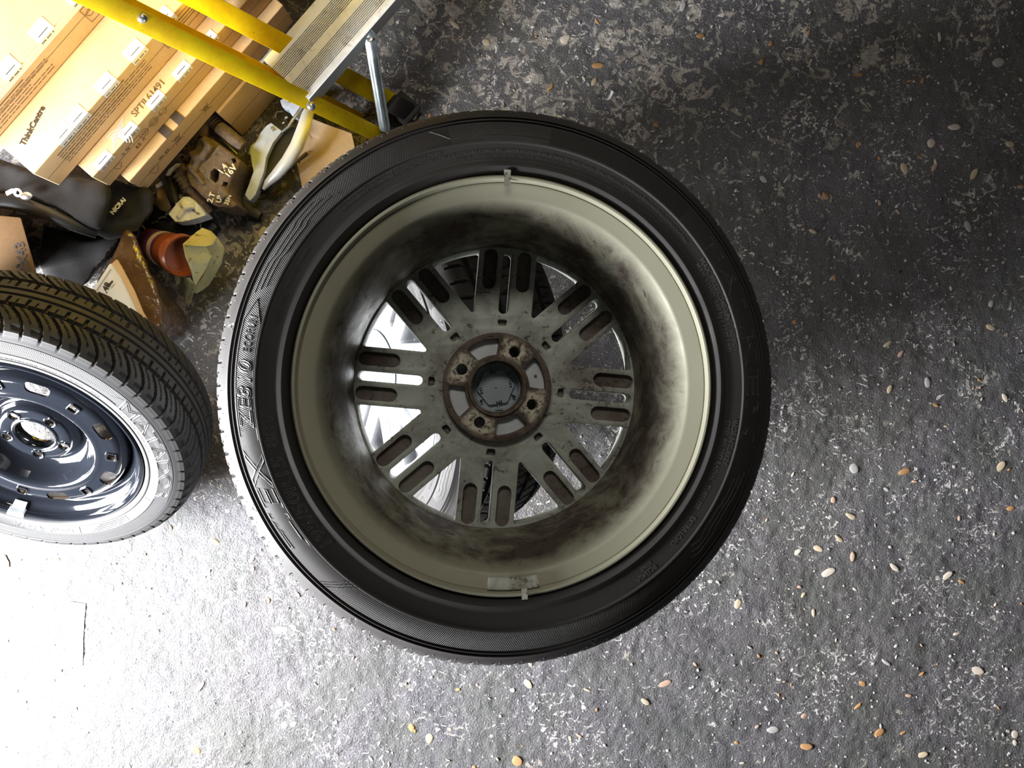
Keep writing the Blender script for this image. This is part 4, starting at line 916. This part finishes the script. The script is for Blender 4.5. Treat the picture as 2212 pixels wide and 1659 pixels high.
mb = MB(); mb.tube([cp(240, 1560, .05), cp(320, 1470, .054)], .0022, 8, flat=.6); mb.tube([cp(30, 1270, .03), cp(110, 1255, .035)], .0022, 8); mb.tube([cp(150, 1610, .03), cp(210, 1585, .035), cp(250, 1595, .035)], .0022, 8); al(mb, 'steel_tab', M_ZINC, 50)

# black tray and loose wires under it
tr = empty('black_plastic_tray', loc=(*W(330, 490, 0)[:2], 0)); tag(tr, 'black plastic tray below the white actuator', 'tray')
def tl(mb, name, mat, ang=45, bev=0):
    me = mb.mesh(); me.transform(Matrix.Translation(-tr.location)); return link(name, me, mat, tr, ang, bev)
mb = MB(); mb.pix([(290, 455), (330, 440), (380, 478), (450, 470), (470, 490), (450, 508), (395, 512), (330, 512), (305, 500)], .003, .026); tl(mb, 'tray_body', M_BLACKPL, 40, .003)
mb = MB()
mb.tube([W(310, 474, .034), W(306, 485, .032), W(314, 497, .028), W(330, 503, .03)], .0018, 6); mb.tube([W(300, 473, .034), W(320, 472, .036)], .0016, 6); mb.tube([W(328, 482, .032), W(342, 478, .034)], .0022, 6)
mb.tube([W(418, 477, .03), W(424, 490, .03)], .0014, 6); mb.tube([W(428, 476, .03), W(433, 484, .03), W(434, 494, .028)], .0014, 6); tl(mb, 'wire_clip', M_ZINC, 60)

# ------------------------------------------------------------------ scraps
def sheet(name, poly, z, th, mat, label, cat, amp=.002, lift=None):
    P = [W(x, y, z) for x, y in poly]; mb = MB(); n = len(P); c = sum(P, Vector()) / n
    v = [c + Vector((0, 0, .002))] if z >= .006 else [Vector((c.x, c.y, float(floor_h(np.array(c.x), np.array(c.y))) - .003 + th + .0012))]; R = 6
    for k in range(1, R + 1):
        for i in range(n):
            for q in range(4):
                p = c.lerp(P[i].lerp(P[(i + 1) % n], q / 4), k / R); p.z += amp * mnoise.noise(p * 30) + abs(amp)
                if z < .006: p.z = float(floor_h(np.array(p.x), np.array(p.y))) - .003 + th + .0012
                v.append(p)
    m = n * 4; f = [(0, 1 + i, 1 + (i + 1) % m) for i in range(m)] + [(1 + (k - 1) * m + i, 1 + k * m + i, 1 + k * m + (i + 1) % m, 1 + (k - 1) * m + (i + 1) % m) for k in range(1, R) for i in range(m)]
    N0 = len(v); v += [p - Vector((0, 0, th)) for p in v[:N0]]; b = 1 + (R - 1) * m
    mb.add(v, f + [tuple(j + N0 for j in q[::-1]) for q in f] + [(b + i, N0 + b + i, N0 + b + (i + 1) % m, b + (i + 1) % m) for i in range(m)])
    o = link(name, mb.mesh(merge=False), mat, None, 50); tag(o, label, cat); return o
sheet('cardboard_scrap', [(600, 190), (680, 260), (760, 290), (770, 330), (700, 370), (655, 410), (640, 340), (655, 290), (640, 250)], .018, .004, M_CARD_PALE, 'torn pale cardboard scrap under the ladder foot next to the big tyre', 'cardboard', .004)
sheet('paper_scrap', [(146, 1301), (182, 1306), (178, 1362), (176, 1440), (140, 1424), (145, 1360)], .003, .0006, M_PAPER, 'narrow strip of white paper lying on the bright floor at lower left', 'paper', .0008)
sheet('plastic_shard', [(1314, 212), (1322, 192), (1327, 196), (1321, 208), (1317, 212)], .004, .001, M_PAPER, 'tiny white splinter on the pale flaked floor above the big wheel', 'splinter', .0003)
sheet('dry_leaf', [(1, 1200), (8, 1201), (16, 1214), (16, 1228), (13, 1226), (5, 1210)], .004, .0008, M_CARD_DARK, 'small brown dry leaf at the left edge under the steel wheel', 'leaf', .001)
mb = MB()
for p in ([(630, 355, .02), (645, 345, .024), (663, 330, .026)], [(640, 345, .02), (655, 362, .018)], [(590, 420, .012), (600, 412, .014), (606, 405, .012)]):
    mb.tube([W(*q) for q in p], .0035, 6)
o = mb.build('twig', M_CARD_DARK); tag(o, 'dark snapped twig lying on the torn cardboard scrap', 'twig')
mb = MB(); mb.pix([Z5(*p) for p in ((930, 1090), (980, 1080), (1080, 1150), (1160, 1220), (1120, 1280), (1010, 1240), (950, 1180))], .004, .018); o = mb.build('rubber_grommet', M_BLACKPL, None, 40, .003); tag(o, 'black rubber piece on the floor below the door handle', 'rubber piece')
for k, (x, y) in enumerate(((884, 246), )):
    mb = MB(); mb.pix([(870, 238), (882, 212), (896, 220), (904, 240), (893, 258), (878, 250)], .0, .012); me = soft(mb, .003, .004, 40, 2); o = link('concrete_lump', me, M_CARD_PALE, None, 50); tag(o, 'pale crumbled concrete lump beside the black ladder foot', 'rubble')
